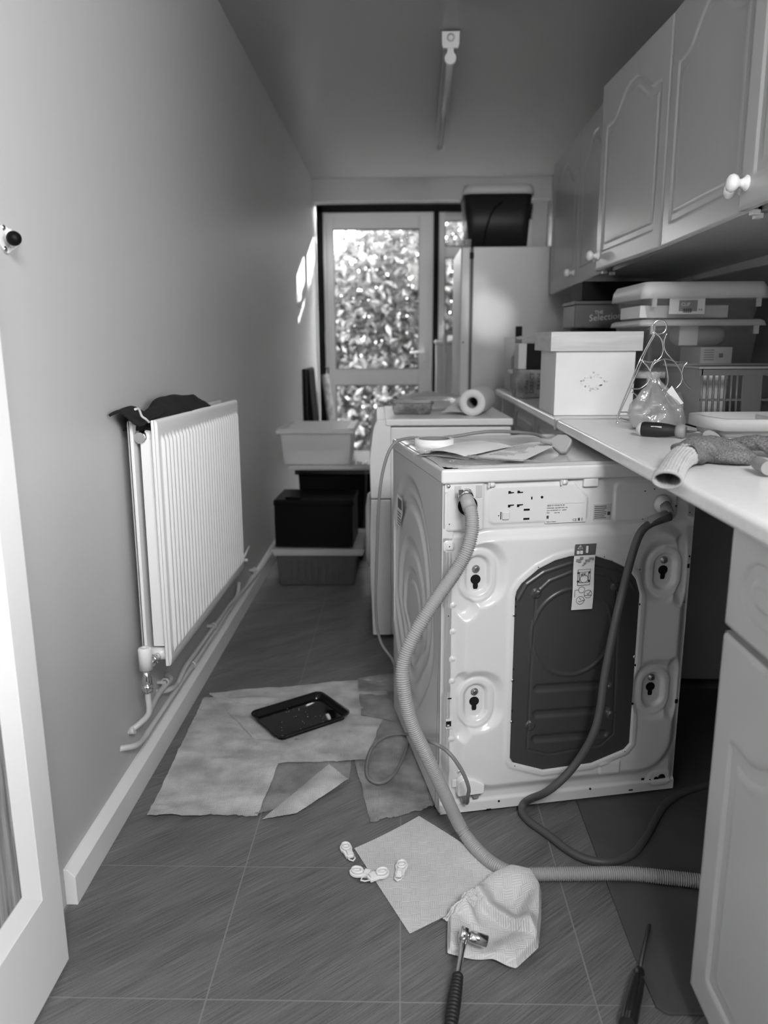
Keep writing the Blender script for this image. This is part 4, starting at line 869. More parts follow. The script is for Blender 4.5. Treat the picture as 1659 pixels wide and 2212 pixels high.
# ================================================================== FRIDGE, COOL BOX, IRONING BOARD
FY = 4.10
t = thing('fridge_freezer', 'tall white fridge freezer seen from its side beyond the worktop', 'fridge', (.6, 4.4, 0))
B().box(.362, .93, FY, FY+.60, .01, 1.588).build('cabinet', 'fridge', t, bevel=.006)
B().box(.352, .362, FY+.004, FY+.596, .02, 1.58).build('door_seal', 'dgrey', t)
for z0, z1 in ((.60, 1.590), (.03, .592)):
    e = B().box(.300, .352, FY, FY+.60, z0, z1).build('fridge_door', 'fridge', t, bevel=.010, seg=3)
B().box(.345, .365, FY-.004, FY+.02, 1.53, 1.56).build('hinge', 'blackp', t)
B().cyl((.318, FY, .995+.12), (.318, FY-.003, .995+.12), .005, seg=10).build('door_stud', 'dgrey', t)
ct = 1.594
t = thing('cool_box', 'dark cool box with a pale lid on top of the fridge', 'cool box', (.5, 4.3, ct-.004))
x0, x1 = .315, .668
def rr2(x0_, x1_, y0_, y1_, r_, n=6):
    o_ = []
    for cx, cy, a0 in ((x1_-r_, y1_-r_, 0), (x0_+r_, y1_-r_, 90), (x0_+r_, y0_+r_, 180), (x1_-r_, y0_+r_, 270)):
        for k in range(n+1): a = R(a0+90*k/n); o_.append((cx+r_*math.cos(a), cy+r_*math.sin(a)))
    return o_
def loft(rings, name, m, parent, caps=True, bevel=0, solid=0):
    b = B(); n = len(rings[0][0]); V = []
    for poly, z in rings: V += [(x, y, z) for x, y in poly]
    F = [(i*n+k, i*n+(k+1) % n, (i+1)*n+(k+1) % n, (i+1)*n+k) for i in range(len(rings)-1) for k in range(n)]
    b.add(V, F, True)
    if caps: b.add(V[:n], [tuple(range(n))[::-1]]); b.add(V[-n:], [tuple(range(n))])
    return b.build(name, m, parent, bevel=bevel, solid=solid)
loft([(rr2(x0+.03, x1-.02, 4.17, 4.44, .04), ct-.004), (rr2(x0+.003, x1-.004, 4.15, 4.46, .05), 1.848)], 'box_body', 'coolb', t)
loft([(rr2(x0-.006, x1+.006, 4.14, 4.47, .055), 1.846), (rr2(x0-.006, x1+.006, 4.14, 4.47, .055), 1.870), (rr2(x0+.004, x1-.006, 4.15, 4.46, .05), 1.893), (rr2(x0+.02, x1-.02, 4.17, 4.44, .04), 1.896)], 'lid', 'coll', t)
B().tube(smoothpath([tuple(at(1044, 532, y=4.14)), tuple(at(1052, 490, y=4.14)), tuple(at(1065, 455, y=4.14)), tuple(at(1085, 435, y=4.14))], .01), .004, 8).build('carry_handle', 'blackp', t)
t = thing('cup', 'small clear cup standing on the fridge left of the cool box', 'cup', (.33, 4.16, 1.59)); B().lathe([(.012, 0), (.014, .035)], (.338, 4.13, 1.592), cap=False).build('cup_wall', 'clear', t)
IY = 4.80
t = thing('ironing_board', 'ironing board in a mottled cover standing upright beyond the fridge', 'ironing board', (.49, IY, 0))
oz = [0.25, .5, .9, 1.2, 1.45, 1.58, 1.66, 1.72, 1.76]; ow = [.185, .185, .182, .180, .170, .135, .10, .06, .015]; n_ = 40
zz = np.linspace(.25, 1.76, n_); ww = np.interp(zz, oz, ow); poly = [(.490-a, c) for a, c in zip(ww, zz)]+[(.490+a, c) for a, c in zip(ww[::-1], zz[::-1])]
B().prism(poly, lambda x, z: (x, IY, z), lambda x, z: (x, IY+.03, z)).build('padded_board', 'fabric', t, bevel=.006)
b = B(); b.tube([(.262, IY-.01, .02), (.262, IY-.01, 1.16), (.30, IY+.01, 1.17)], .012, 10); b.tube([(.262, IY-.01, .05), (.60, IY-.01, .05)], .011, 8); b.build('leg_frame', 'lgrey', t)
t = thing('spray_bottle', 'small clear bottle on the floor stand beside the ironing board', 'bottle', (.30, 4.70, .55)); B().lathe([(.018, 0), (.02, .04), (.014, .06), (.008, .07), (.008, .09)], (.292, 4.78, .52)).build('bottle_body', 'clear', t); 
B().box(.275, .31, 4.77, 4.80, .50, .52).build('bracket', 'lgrey', t)

# ================================================================== THINGS ON THE WORKTOP
WT = .90
def ay(px, py, y): p = at(px, py, y=y); return float(p[0]), float(p[2])
# white keepsake box
yb = 2.33
t = thing('keepsake_box', 'white wooden box with limed lid and flower motif on the worktop', 'box', (.57, 2.45, WT))
B().box(.456, .690, yb, yb+.25, WT+.001, 1.092).build('box_body', 'boxw', t, bevel=.002)
B().box(.437, .706, yb-.012, yb+.27, 1.090, 1.146).build('lid', 'wood', t, bevel=.0015)
b = B(); random.seed(5)
cxm, czm = ay(1282, 825, yb)
for k_ in range(46):
    a = k_/46*4; s_ = int(a) % 4; f = a-int(a); P4 = [(-.038, 0), (0, .024), (.038, 0), (0, -.024)]; p0, p1 = P4[s_], P4[(s_+1) % 4]
    x = cxm+p0[0]+(p1[0]-p0[0])*f+random.uniform(-.006, .006); z = czm+p0[1]+(p1[1]-p0[1])*f+random.uniform(-.005, .005); r_ = random.choice([.0012, .0018, .0032])
    b.cyl((x, yb-.0006, z), (x, yb+.001, z), r_, seg=7)
tag(b.build('flower_motif', 'lgrey', t))
t['label'] = 'white wooden box with limed lid and flower motif on the worktop'
# clear boxes, three high
cb0, cb1, cy0, cy1 = .715, 1.068, 2.36, 2.70
z1_, z2_, z3_, z4_, z5_ = [ay(1500, p, cy0)[1] for p in (850, 787, 690, 640, 608)]
labels = ['clear box with folders at the bottom of the right hand stack', 'clear box holding a bagged loaf, middle of the right hand stack', 'clear box with grey lid and paper label, top of the right hand stack']
def cbox(lab, za, zb, lid_m, lh):
    t = thing('storage_box', lab, 'storage box', (.89, 2.5, za))
    loft([(rr2(cb0+.018, cb1-.018, cy0+.015, cy1-.015, .02), za), (rr2(cb0+.004, cb1-.004, cy0+.003, cy1-.003, .025), zb)], 'box_wall', 'clear', t, caps=False)
    B().box(cb0+.03, cb1-.03, cy0+.03, cy1-.03, za+.0, za+.003).build('box_base', 'clear', t)
    loft([(rr2(cb0-.012, cb1+.012, cy0-.014, cy1+.01, .03), zb-.006), (rr2(cb0-.008, cb1+.008, cy0-.010, cy1+.01, .03), zb+lh*.6), (rr2(cb0+.002, cb1-.002, cy0, cy1, .025), zb+lh)], 'lid', lid_m, t)
    for x in (cb0+.02, cb1-.03): B().box(x, x+.012, cy0-.012, cy0-.002, zb-.03, zb).build('clip', 'frost', t)
    return t
lh = .012
cbox(labels[0], WT+.001, z2_-.034, 'frost', lh)
cbox(labels[1], z2_-.020, z3_-.012, 'frost', lh)
tt = cbox(labels[2], z3_+.002, z4_, 'lidg', z5_-z4_)
lx0, lz1 = ay(1448, 641, cy0-.006); lx1, lz0 = ay(1522, 678, cy0-.006)
lb = B().box(lx0, lx1, cy0-.004, cy0-.002, lz0, lz1).build('paper_label', 'paper', tt)
cbk = B().box(lx0+.028, lx1-.022, cy0-.0046, cy0-.004, lz0+.008, lz1-.010).build('label_print', 'inkl', lb)
text('CLIP', .013, (lx0+.034, cy0-.005, lz1-.026), (1, 0, 0), (0, 0, 1), 'paper', lb); text('8.3L', .007, (lx1-.018, cy0-.005, lz0+.010), (1, 0, 0), (0, 0, 1), 'ink', lb)
b = B()
for k_ in range(9): x = lx0+.040+k_*.003; b.box(x, x+.0012+.0008*(k_ % 2), cy0-.0052, cy0-.0046, lz0+.004, lz0+.016)
b.build('barcode', 'ink', lb)
t = thing('white_carton', 'white flat carton inside the top clear box', 'carton', (.9, 2.45, z3_+.006))
xa, _ = ay(1382, 680, cy0+.03); xb_, _ = ay(1585, 680, cy0+.03)
cz1 = ay(1450, 660, cy0+.03)[1]
B().box(xa, xb_-.018, cy0+.03, cy0+.24, z3_+.0065, cz1).build('carton_body', 'paper', t)
t = thing('bread_bag', 'bagged loaf lying in the middle clear box', 'bread', (.95, 2.5, 1.1))
bx0, bz1 = ay(1470, 700, cy0+.03); bx1, bz0 = ay(1600, 748, cy0+.03)
UU, VV = np.meshgrid(np.linspace(0, 2*np.pi, 30), np.linspace(0, 1, 30)); rr = np.sqrt(np.maximum(0, 1-(2*VV-1)**6)); zc = (bz0+bz1)/2; hz_ = (bz1-bz0)/2
P = np.stack([bx0+(bx1-.03-bx0)*VV, cy0+.10+.06*rr*np.sin(UU)*(1+.1*vnoise(UU, VV*5, 2)), zc+hz_*rr*np.cos(UU)], -1); P[:, -1] = P[:, 0]; grid('loaf', P, 'pot', t)
B().box(bx0+.0, bx0+.055, cy0+.032, cy0+.036, bz0+.004, bz1-.004).build('wrapper_label', 'paper', t)
t = thing('white_carton', 'white printed carton under the bagged loaf in the middle clear box', 'carton', (.95, 2.45, z2_)); qx0, qz1 = ay(1514, 750, cy0+.03); qx1, _ = ay(1582, 750, cy0+.03)
qb = B().box(qx0, min(qx1, 1.03), cy0+.028, cy0+.2, z2_-.016, qz1).build('carton_body', 'paper', t); b = B()
for k_ in range(5): b.box(qx0+.01, qx0+.04, cy0+.0272, cy0+.028, qz1-.010-.007*k_, qz1-.0075-.007*k_)
b.box(qx0+.055, qx0+.067, cy0+.0272, cy0+.028, qz1-.03, qz1-.018); b.build('print', 'inkl', qb)
t = thing('folder_stack', 'stack of papers inside the bottom clear box', 'papers', (.9, 2.5, WT+.006)); b = B()
for k_ in range(5): B().box(cb0+.035, cb1-.04-.004*k_, cy0+.022+.003*(k_ % 2), cy0+.26, WT+.006+k_*.010, WT+.014+k_*.010).build('paper_sheet', ('paper', 'grey', 'lgrey')[k_ % 3], t)
# tins and crates behind
yt = 3.05
t = thing('black_case', 'black case under the dark tin, behind the white box', 'case', (.78, 3.1, WT))
x0, z0 = ay(1262, 716, yt); x1, _ = ay(1325, 716, yt); _, zt1 = ay(1262, 710, yt)
B().box(x0, 1.0, yt, yt+.25, WT, zt1).build('case_body', 'blackp', t, bevel=.004)
t = thing('biscuit_tin', 'dark printed tin with pale script lettering behind the white box', 'tin', (.78, 3.1, zt1))
x0, zt2 = ay(1243, 650, yt-.02); x1 = ay(1340, 650, yt-.02)[0]
tb2 = B().box(x0, 1.0, yt-.02, yt+.2, zt1+.001, zt2-.012).build('tin_body', 'tin', t, bevel=.008, seg=3); B().box(x0-.004, 1.004, yt-.024, yt+.204, zt2-.014, zt2).build('tin_lid', 'tin', t, bevel=.004)
tx, tz = ay(1272, 694, yt-.021)
text('THE', .018, (tx+.02, yt-.0215, tz+.026), (1, 0, .06), (0, 0, 1), 'lgrey', tb2); text('Selection', .034, (tx, yt-.0215, tz), (1, 0, .08), (0, 0, 1), 'lgrey', tb2)
t = thing('black_case', 'black case lying on top of the dark tin under the cupboards', 'case', (.8, 3.1, zt2))
x0, zt3 = ay(1259, 608, yt); B().box(x0, 1.06, yt-.0, yt+.2, zt2+.001, min(zt3, 1.345)).build('case_body', 'blackp', t, bevel=.004)
yn_ = 3.08
t = thing('printed_carton', 'printed carton with dark sideways lettering at the worktop edge', 'carton', (.5, 3.1, WT))
nx0, nz1 = ay(1106, 799, yn_); nx1, _ = ay(1168, 799, yn_)
nb = B().box(.452, nx1+.08, yn_, yn_+.12, WT+.001, nz1).build('carton_body', 'news', t, bevel=.002)
text('DIRECT', .024, (.520, yn_-.001, WT+.018), (0, 0, 1), (-1, 0, 0), 'ink', nb); text('TRADE', .022, (.548, yn_-.001, WT+.03), (0, 0, 1), (-1, 0, 0), 'ink', nb); text('coffee', .022, (.498, yn_-.001, WT+.016), (0, 0, 1), (-1, 0, 0), 'ink', nb)
t = thing('black_carton', 'black carton with a pale left side standing on the printed carton', 'carton', (.52, 3.1, nz1))
_, kz = ay(1120, 742, yn_); B().box(.490, nx1+.08, yn_, yn_+.11, nz1+.001, kz).build('carton_body', 'blackp', t, bevel=.002); B().box(.456, .489, yn_+.002, yn_+.11, nz1+.001, kz).build('pale_side', 'lgrey', t, bevel=.003)
t = thing('leaflet', 'glossy leaflet curling on top of the black carton', 'leaflet', (.5, 3.1, kz))
sheet([(.455, yn_-.01, kz+.016), (.60, yn_-.01, kz+.014), (.62, yn_+.12, kz+.02), (.46, yn_+.12, kz+.024)], 0, lambda u, v: .006*np.sin(u*9), 30, 12, 'page', 'paper', t, 8, .004)
t = thing('clear_crate', 'clear crate with a white clip behind the cartons at the worktop edge', 'crate', (.5, 3.4, WT))
tubm(.462, .72, 3.30, 3.58, WT+.001, ay(1110, 728, 3.3)[1], .01, 'crate_wall', 'clear', t); B().cyl((.455, 3.33, ay(1090, 803, 3.3)[1]), (.475, 3.30, ay(1090, 803, 3.3)[1]), .010, seg=12).build('clip', 'white', t)
t = thing('jar', 'dark contents jar standing in the clear crate', 'jar', (.53, 3.4, WT+.004)); B().box(.49, .68, 3.34, 3.54, WT+.012, 1.06).build('jar_body', 'grey', t, bevel=.01)
hz1 = ay(1112, 705, 3.45)[1]
t = thing('black_capped_bottle', 'bottle with a black square cap rising behind the clear crate', 'bottle', (.51, 3.62, WT)); B().lathe([(.03, 0), (.032, .14), (.014, .19), (.014, .2)], (.533, 3.62, WT)).build('bottle_body', 'lgrey', t); B().box(.520, .548, 3.606, 3.634, WT+.2, ay(1112, 705, 3.62)[1]).build('cap', 'blackp', t, bevel=.003)

# chrome wire stand
def c5(cx, cy): return 1280+cx/4.377, 670+cy/4.377
yw = 2.02
t = thing('wire_stand', 'chrome wire stand of looped hoops beside the white box', 'wire stand', (.60, yw, WT))
def wire(pts, y=yw, r=.0017, ys=None):
    q = [tuple(at(*c5(*p), y=(y if ys is None else ys[i]))) for i, p in enumerate(pts)]
    return B().tube(smoothpath(q, .004), r, 8).build('wire', 'chrome', t)
rc5 = at(*c5(635, 160), y=yw); rr5 = .0172
B().tube([(rc5[0]+rr5*math.cos(a), yw, rc5[2]+rr5*math.sin(a)) for a in np.linspace(0, 2*math.pi, 33)[:-1]], .0021, 8, closed=True).build('top_ring', 'chrome', t)
wire([(590, 205), (500, 370), (440, 490), (340, 740), (250, 960), (233, 1060)], ys=[2.02, 2.02, 2.02, 2.0, 1.98, 1.97])
wire([(600, 215), (515, 370), (460, 500), (360, 740), (275, 930), (240, 1010)], ys=[2.03, 2.03, 2.03, 2.03, 2.03, 2.03])
wire([(565, 205), (640, 255), (668, 350), (655, 430), (600, 480), (530, 492), (455, 470)])
wire([(705, 215), (680, 290), (688, 380), (740, 450), (800, 515), (845, 600), (840, 680), (785, 745)])
wire([(470, 480), (520, 530), (548, 590), (540, 660), (490, 715), (430, 745), (350, 735)])
wire([(550, 570), (590, 500), (680, 463), (740, 470), (800, 490), (905, 485)], y=2.05)
wire([(905, 485), (865, 530), (850, 610), (875, 685), (935, 745), (1010, 775)], y=2.05)
wire([(680, 465), (700, 540), (715, 650), (700, 720), (640, 770)], y=2.06)
wire([(355, 765), (410, 800), (430, 850), (400, 920)]); wire([(240, 965), (330, 965), (360, 985)], y=2.08); wire([(245, 1010), (330, 1040), (420, 1035)], y=2.02); wire([(233, 1045), (340, 1055), (480, 1030)], y=1.98)
wire([(785, 745), (700, 800), (640, 900), (650, 1040)], y=2.06); wire([(1010, 775), (1040, 860), (1060, 960)], y=2.1)
wire([(600, 460), (560, 520), (545, 600)]); 
B().sphere(tuple(at(*c5(235, 1065), y=1.965)), .0042).build('ball_foot', 'chrome', t)
# bag with onion
bc = at(1418, 925, y=1.95)
bg = bag('onion_bag', 'clear plastic bag of onions standing in front of the wire stand', (float(bc[0]), 1.95, WT+.001), .068, .05, .142, 'bagm', 2)
for p, r_, y_, lab in (((705, 950), .031, 1.945, 'large pale onion at the front of the clear bag'), ((470, 960), .027, 1.97, 'smaller onion at the left of the clear bag')):
    c = at(*c5(*p), y=y_); t = thing('onion', lab, 'onion', (float(c[0]), y_, WT+.002)); B().lathe([(.002, 0), (r_*.7, r_*.16), (r_, r_*.75), (r_*.97, r_*1.15), (r_*.6, r_*1.65), (r_*.15, r_*1.9), (r_*.1, r_*2.15)], (float(c[0]), y_, WT+.002), seg=24).build('bulb', 'onion', t)
sheet([tuple(at(*c5(700, 770), y=1.93)), tuple(at(*c5(750, 715), y=1.93)), tuple(at(*c5(860, 880), y=1.93)), tuple(at(*c5(820, 900), y=1.93))], 0, lambda u, v: 0*u, 8, 12, 'bag_tag', 'white', bg, 4, .001)
bag('clear_bag', 'low clear plastic bag slumped between the wire stand and the basket', (float(at(1490, 905, y=2.08)[0]), 2.12, WT+.001), .05, .035, .082, 'bagm', 6, False)
# slotted basket
t = thing('slotted_basket', 'smoky slotted plastic basket at the right of the worktop', 'basket', (.9, 2.0, WT))
gx0, gz1 = ay(1512, 792, 1.98); gx1 = RW-.03; gz0 = WT+.001; gy0 = 1.98; gy1 = 2.25
bar = .0032; b = B(); tpx = lambda z: .016*(gz1-z)/(gz1-gz0)
b.box(gx0-.004, gx1, gy0-.006, gy0+.004, gz1-.006, gz1); b.box(gx0-.004, gx0+.006, gy0, gy1, gz1-.006, gz1); b.box(gx0, gx1, gy1-.004, gy1+.002, gz1-.006, gz1)
b.build('rim', 'grey', t, bevel=.002)
b = B()
gm = ay(1603, 850, 1.98)[0]; gm2 = ay(1642, 850, 1.98)[0]; zr = gz1-.022; zm = (zr+gz0+.01)/2
b.hexa([(gx0, gy0, zr), (gx1, gy0, zr), (gx1, gy0+.003, zr), (gx0, gy0+.003, zr)], [(gx0, gy0, gz1-.005), (gx1, gy0, gz1-.005), (gx1, gy0+.003, gz1-.005), (gx0, gy0+.003, gz1-.005)])
b.box(gm, gm2, gy0-.002, gy0+.003, gz0, zr); b.box(gx0+.004, gx1, gy0, gy0+.003, zm-.003, zm+.003); b.box(gx0+.006, gx1, gy0, gy0+.003, gz0, gz0+.012)
b.box(gx0+.006, gx0+.009, gy0, gy1, gz0, gz1-.005); b.box(gx0+.006, gx1, gy1-.003, gy1, gz0, gz1-.005); b.box(gx0+.006, gx1, gy0, gy1, gz0, gz0+.003)
for xa_, xb2, n in ((gx0+.008, gm, 7), (gm2, gx1, 5)):
    for k_ in range(n+1):
        x = xa_+(xb2-xa_)*k_/n; b.tube([(x+.004, gy0+.0015, gz0+.008), (x, gy0+.0015, zr)], bar, 6)
b.build('slotted_wall', mat('smoky_grey_plastic', .13, .3), t)
t = thing('white_packet', 'white packet inside the slotted basket', 'packet', (gx0+.06, 2.08, WT+.005)); B().box(gx0+.03, gm-.005, 2.06, 2.12, WT+.006, zr-.004).build('packet_body', 'paper', t, bevel=.004)
# grey organiser tray
t = thing('organiser_tray', 'light grey octagonal plastic organiser tray right of the screwdriver', 'tray', (.80, 1.75, WT))
def zp(px, py, z): p = at(px, py, z=z); return (float(p[0]), float(p[1]))
zr1 = WT+.058
def oct_(k_, z): 
    p = [(.655+k_, 1.70), (.672+k_*.7, 1.615+k_), (1.02-k_, 1.615+k_), (1.04-k_, 1.64+k_), (1.04-k_, 1.80-k_), (.69+k_, 1.80-k_), (.655+k_, 1.775-k_*.5)]
    return p, z
loft([oct_(0, zr1-.024), oct_(0, zr1-.002), oct_(.002, zr1), oct_(.010, zr1), oct_(.014, zr1-.020), oct_(.018, zr1-.040)], 'rim', 'lgrey', t, caps=False, solid=.0015)
loft([(rr2(.705, .80, 1.65, 1.78, .03), WT+.001), (rr2(.695, .81, 1.64, 1.785, .03), zr1-.02)], 'left_cup', 'lgrey', t, caps=False)
loft([(rr2(.83, 1.0, 1.65, 1.78, .03), WT+.001), (rr2(.815, 1.015, 1.64, 1.785, .03), zr1-.02)], 'right_cup', 'lgrey', t, caps=False)
B().prism(oct_(.016, 0)[0], lambda x, y: (x, y, zr1-.042), lambda x, y: (x, y, zr1-.040)).build('tray_floor', 'lgrey', t)
b = B(); b.box(.81, .813, 1.635, 1.785, zr1-.040, zr1-.004); b.box(.81, 1.02, 1.71, 1.713, zr1-.040, zr1-.004); b.build('divider', 'lgrey', t)
# big screwdriver on worktop
zs = WT+.017; s0 = Vector(at(1374, 926, z=zs)); s1 = Vector(at(1482, 932, z=zs)); L3 = (s1-s0).length; ax = (s1-s0).normalized()
t = thing('screwdriver', 'chunky black handled screwdriver lying in front of the onion bag', 'screwdriver', tuple(s0))
B().lathe([(.004, 0), (.012, .003), (.0155, .010), (.016, .014)], tuple(s0), tuple(ax)).build('end_cap', 'lgrey', t)
g = B().lathe([(.0162, .014), (.0175, .018), (.0175, .05), (.015, .075), (.0118, .090), (.0125, L3*.83)], tuple(s0), tuple(ax)).build('grip', 'sdh', t)
B().lathe([(.0125, L3*.80), (.016, L3*.86), (.016, L3*.96), (.012, L3)], tuple(s0), tuple(ax)).build('collar', 'grey', t)
b = B(); b.cyl(tuple(s1), tuple(s1+ax*.10), .003); b.build('shaft', 'chrome', t)
bc_ = s0+ax*.040+Vector((0, -.0165, .0065)); uz = Vector((0, -.3, 1)).normalized()
bd = B().hexa([tuple(bc_-ax*.012-uz*.0035+Vector((0, -.0012, 0))), tuple(bc_+ax*.012-uz*.0035+Vector((0, -.0012, 0))), tuple(bc_+ax*.012-uz*.0035+Vector((0, .002, 0))), tuple(bc_-ax*.012-uz*.0035+Vector((0, .002, 0)))],
                 [tuple(bc_-ax*.012+uz*.0035+Vector((0, -.0012, 0))), tuple(bc_+ax*.012+uz*.0035+Vector((0, -.0012, 0))), tuple(bc_+ax*.012+uz*.0035+Vector((0, .002, 0))), tuple(bc_-ax*.012+uz*.0035+Vector((0, .002, 0)))]).build('badge', 'paper', g)
text('STANLEY', .0052, tuple(bc_+ax*.011+uz*.002+Vector((0, -.0016, 0))), tuple(-ax), tuple(-uz), 'ink', bd)
# gloves
def blobtube(pts, rad, flat, name, m, parent, seg=28, noise=.12, seed=1, cap0=False, cap1=True, ribs=0):
    """soft flattened tube: rad list per point, flat = vertical squash"""
    P_ = np.array(smoothpath(pts, .004)); n = len(P_); s_ = np.linspace(0, 1, n); rr = np.interp(s_, np.linspace(0, 1, len(rad)), rad); fl = np.interp(s_, np.linspace(0, 1, len(flat)), flat)
    if cap1: rr = rr*np.sqrt(np.clip((1-s_)*n*.004/.012, 0.0004, 1))
    T = np.gradient(P_, axis=0); T /= np.linalg.norm(T, axis=1)[:, None]; up = np.array([0, 0, 1.]); Sd = np.cross(T, up); Sd /= np.linalg.norm(Sd, axis=1)[:, None]; Up = np.cross(Sd, T)
    th = np.linspace(0, 2*np.pi, seg+1); TH, SS = np.meshgrid(th, s_)
    nz = 1+noise*(vnoise(np.cos(TH)*1.6+3, SS*9+np.sin(TH)*1.6, seed)*2+.5*vnoise(np.cos(TH)*4, SS*26+np.sin(TH)*4, seed+2))
    if ribs: nz = nz+.035*np.cos(TH*ribs)
    R3 = rr[:, None]*nz
    Q = P_[:, None, :]+R3[..., None]*(np.cos(TH)[..., None]*Sd[:, None, :]+(np.sin(TH)*fl[:, None])[..., None]*Up[:, None, :]); Q[:, -1] = Q[:, 0]
    return grid(name, Q, m, parent)
t = thing('work_glove', 'grey coated work glove with white knitted cuff hanging over the worktop edge', 'glove', tuple(at(1480, 1000, z=WT)))
def ga(px, py, z): return tuple(at(px, py, z=z))
blobtube([ga(1476, 985, .922), ga(1500, 972, .926), ga(1540, 972, .922), ga(1585, 980, .920), ga(1616, 984, .915)], [.024, .034, .038, .036, .024], [.8, .66, .6, .58, .6], 'glove_palm', 'glove', t, seg=60, noise=.24, seed=3)
blobtube([ga(1545, 985, .915), ga(1580, 990, .913), ga(1612, 996, .911)], [.013, .012, .010], [.8, .8, .8], 'glove_finger', 'glove', t, noise=.08, seed=8)
blobtube([ga(1570, 966, .925), ga(1600, 972, .922), ga(1622, 982, .915)], [.014, .013, .010], [.8, .8, .8], 'glove_finger', 'glove', t, noise=.08, seed=9)
cf = blobtube([ga(1441, 1037, .907), ga(1452, 1015, .913), ga(1464, 997, .918), ga(1482, 982, .922)], [.0215, .020, .020, .024], [.60, .64, .7, .75], 'knitted_cuff', 'knit', t, seg=120, noise=.05, seed=4, cap1=False, ribs=24)
cf.modifiers.new('s', 'SOLIDIFY').thickness = .002
c0, c1_ = np.array(ga(1441, 1037, .907)), np.array(ga(1452, 1015, .913)); T0 = (c1_-c0)/np.linalg.norm(c1_-c0); S0 = np.cross(T0, [0, 0, 1.]); S0 /= np.linalg.norm(S0); U0 = np.cross(S0, T0)
B().tube([tuple(c0+.0215*math.cos(a)*S0+.0130*math.sin(a)*U0) for a in np.linspace(0, 2*math.pi, 29)[:-1]], .0022, 8, closed=True).build('cuff_hem', 'grey', t)
t = thing('work_glove', 'second grey coated work glove lying further right, cut by the frame', 'glove', tuple(at(1630, 970, z=WT)))
blobtube([ga(1580, 957, .922), ga(1610, 955, .926), ga(1660, 960, .924), ga(1720, 975, .915)], [.012, .024, .030, .026], [.7, .6, .55, .55], 'glove_palm', 'glove', t, seg=60, noise=.24, seed=6)
blobtube([ga(1562, 962, .912), ga(1548, 948, .918), ga(1532, 940, .920)], [.010, .009, .014], [.9, .9, .8], 'knitted_cuff', 'knit', t, noise=.05, seed=5, cap1=False)
t = thing('tool_handle', 'pale ribbed tool handle poking in at the right frame edge', 'tool', tuple(at(1650, 1005, z=WT))); h0 = Vector(at(1634, 999, z=.916)); h1 = Vector(at(1720, 1040, z=.916)); ax = (h1-h0).normalized()
B().lathe([(.004, 0), (.009, .003), (.011, .008)]+[(.0115-.0010*(k_ % 3 == 0), .010+.004*k_) for k_ in range(14)], tuple(h0), tuple(ax)).build('handle_grip', 'grey', t)

# ================================================================== THINGS ON THE FLOOR
def jag(P_, amp, seed):
    n = P_.shape; e = np.zeros(n[:2]); return P_
def paper_sheet(name, label, px, m, seed, z=.003, wr=.006, n=60, fn=None, cat='paper towel', pitch=6.0):
    """px: four pixel corners on the floor (ccw), bilinear wrinkled sheet"""
    c = [np.array(at(*p, z=z)) for p in px]; U_, V__ = np.meshgrid(np.linspace(0, 1, n), np.linspace(0, 1, n))
    je = lambda t, s_: .018*vnoise(t*9, t*0+s_, seed+s_)+.010*vnoise(t*31, t*0, seed+s_+5)
    U3 = U_+je(V__, 1)*(1-U_)+je(V__, 2)*U_; V3 = V__+je(U_, 3)*(1-V__)+je(U_, 4)*V__
    P_ = ((1-U3)*(1-V3))[..., None]*c[0]+(U3*(1-V3))[..., None]*c[1]+(U3*V3)[..., None]*c[2]+((1-U3)*V3)[..., None]*c[3]
    X, Y = P_[..., 0], P_[..., 1]
    P_[..., 2] = z+wr*np.maximum(0, vnoise(X*8, Y*22, seed)+.12)+wr*.5*np.maximum(0, vnoise(X*25, Y*60, seed+3))
    if fn is not None: P_[..., 2] += fn(U_, V__)
    o = grid(name, P_, m, None, uv=np.stack([X*2.2, Y*2.2], -1)); return tag(o, label, cat)
paper_sheet('paper_towel', 'damp kitchen paper sheet spread by the skirting left of the tray', [(318, 1764), (556, 1762), (668, 1500), (440, 1508)], 'tA', 1, .004, .010, 90)
paper_sheet('paper_towel', 'wet see-through kitchen paper strip between the left sheet and torn flap', [(548, 1764), (756, 1690), (760, 1500), (600, 1560)], 'tB', 2, .0015, .006, 70)
paper_sheet('paper_towel', 'soaked kitchen paper sheet reaching under the machine side', [(800, 1776), (945, 1742), (900, 1440), (752, 1585)], 'tC', 3, .0025, .007, 80)
paper_sheet('paper_towel', 'damp kitchen paper sheet behind the baking tray', [(600, 1650), (790, 1640), (868, 1462), (452, 1497)], 'tA', 4, .0055, .008, 80)
paper_sheet('paper_towel', 'rumpled kitchen paper corner behind the tray against the machine', [(780, 1545), (860, 1560), (866, 1455), (772, 1465)], 'tC', 5, .008, .010, 50)
fp = [(567, 1769), (640, 1757), (752, 1684), (712, 1650)]
paper_sheet('paper_towel', 'pale leaf shaped torn flap of kitchen paper folded over', fp, mat('x', .4) if False else 'tA', 6, .010, .004, 40, fn=lambda u, v: .010*np.sin(v*np.pi)*np.sin(u*np.pi))
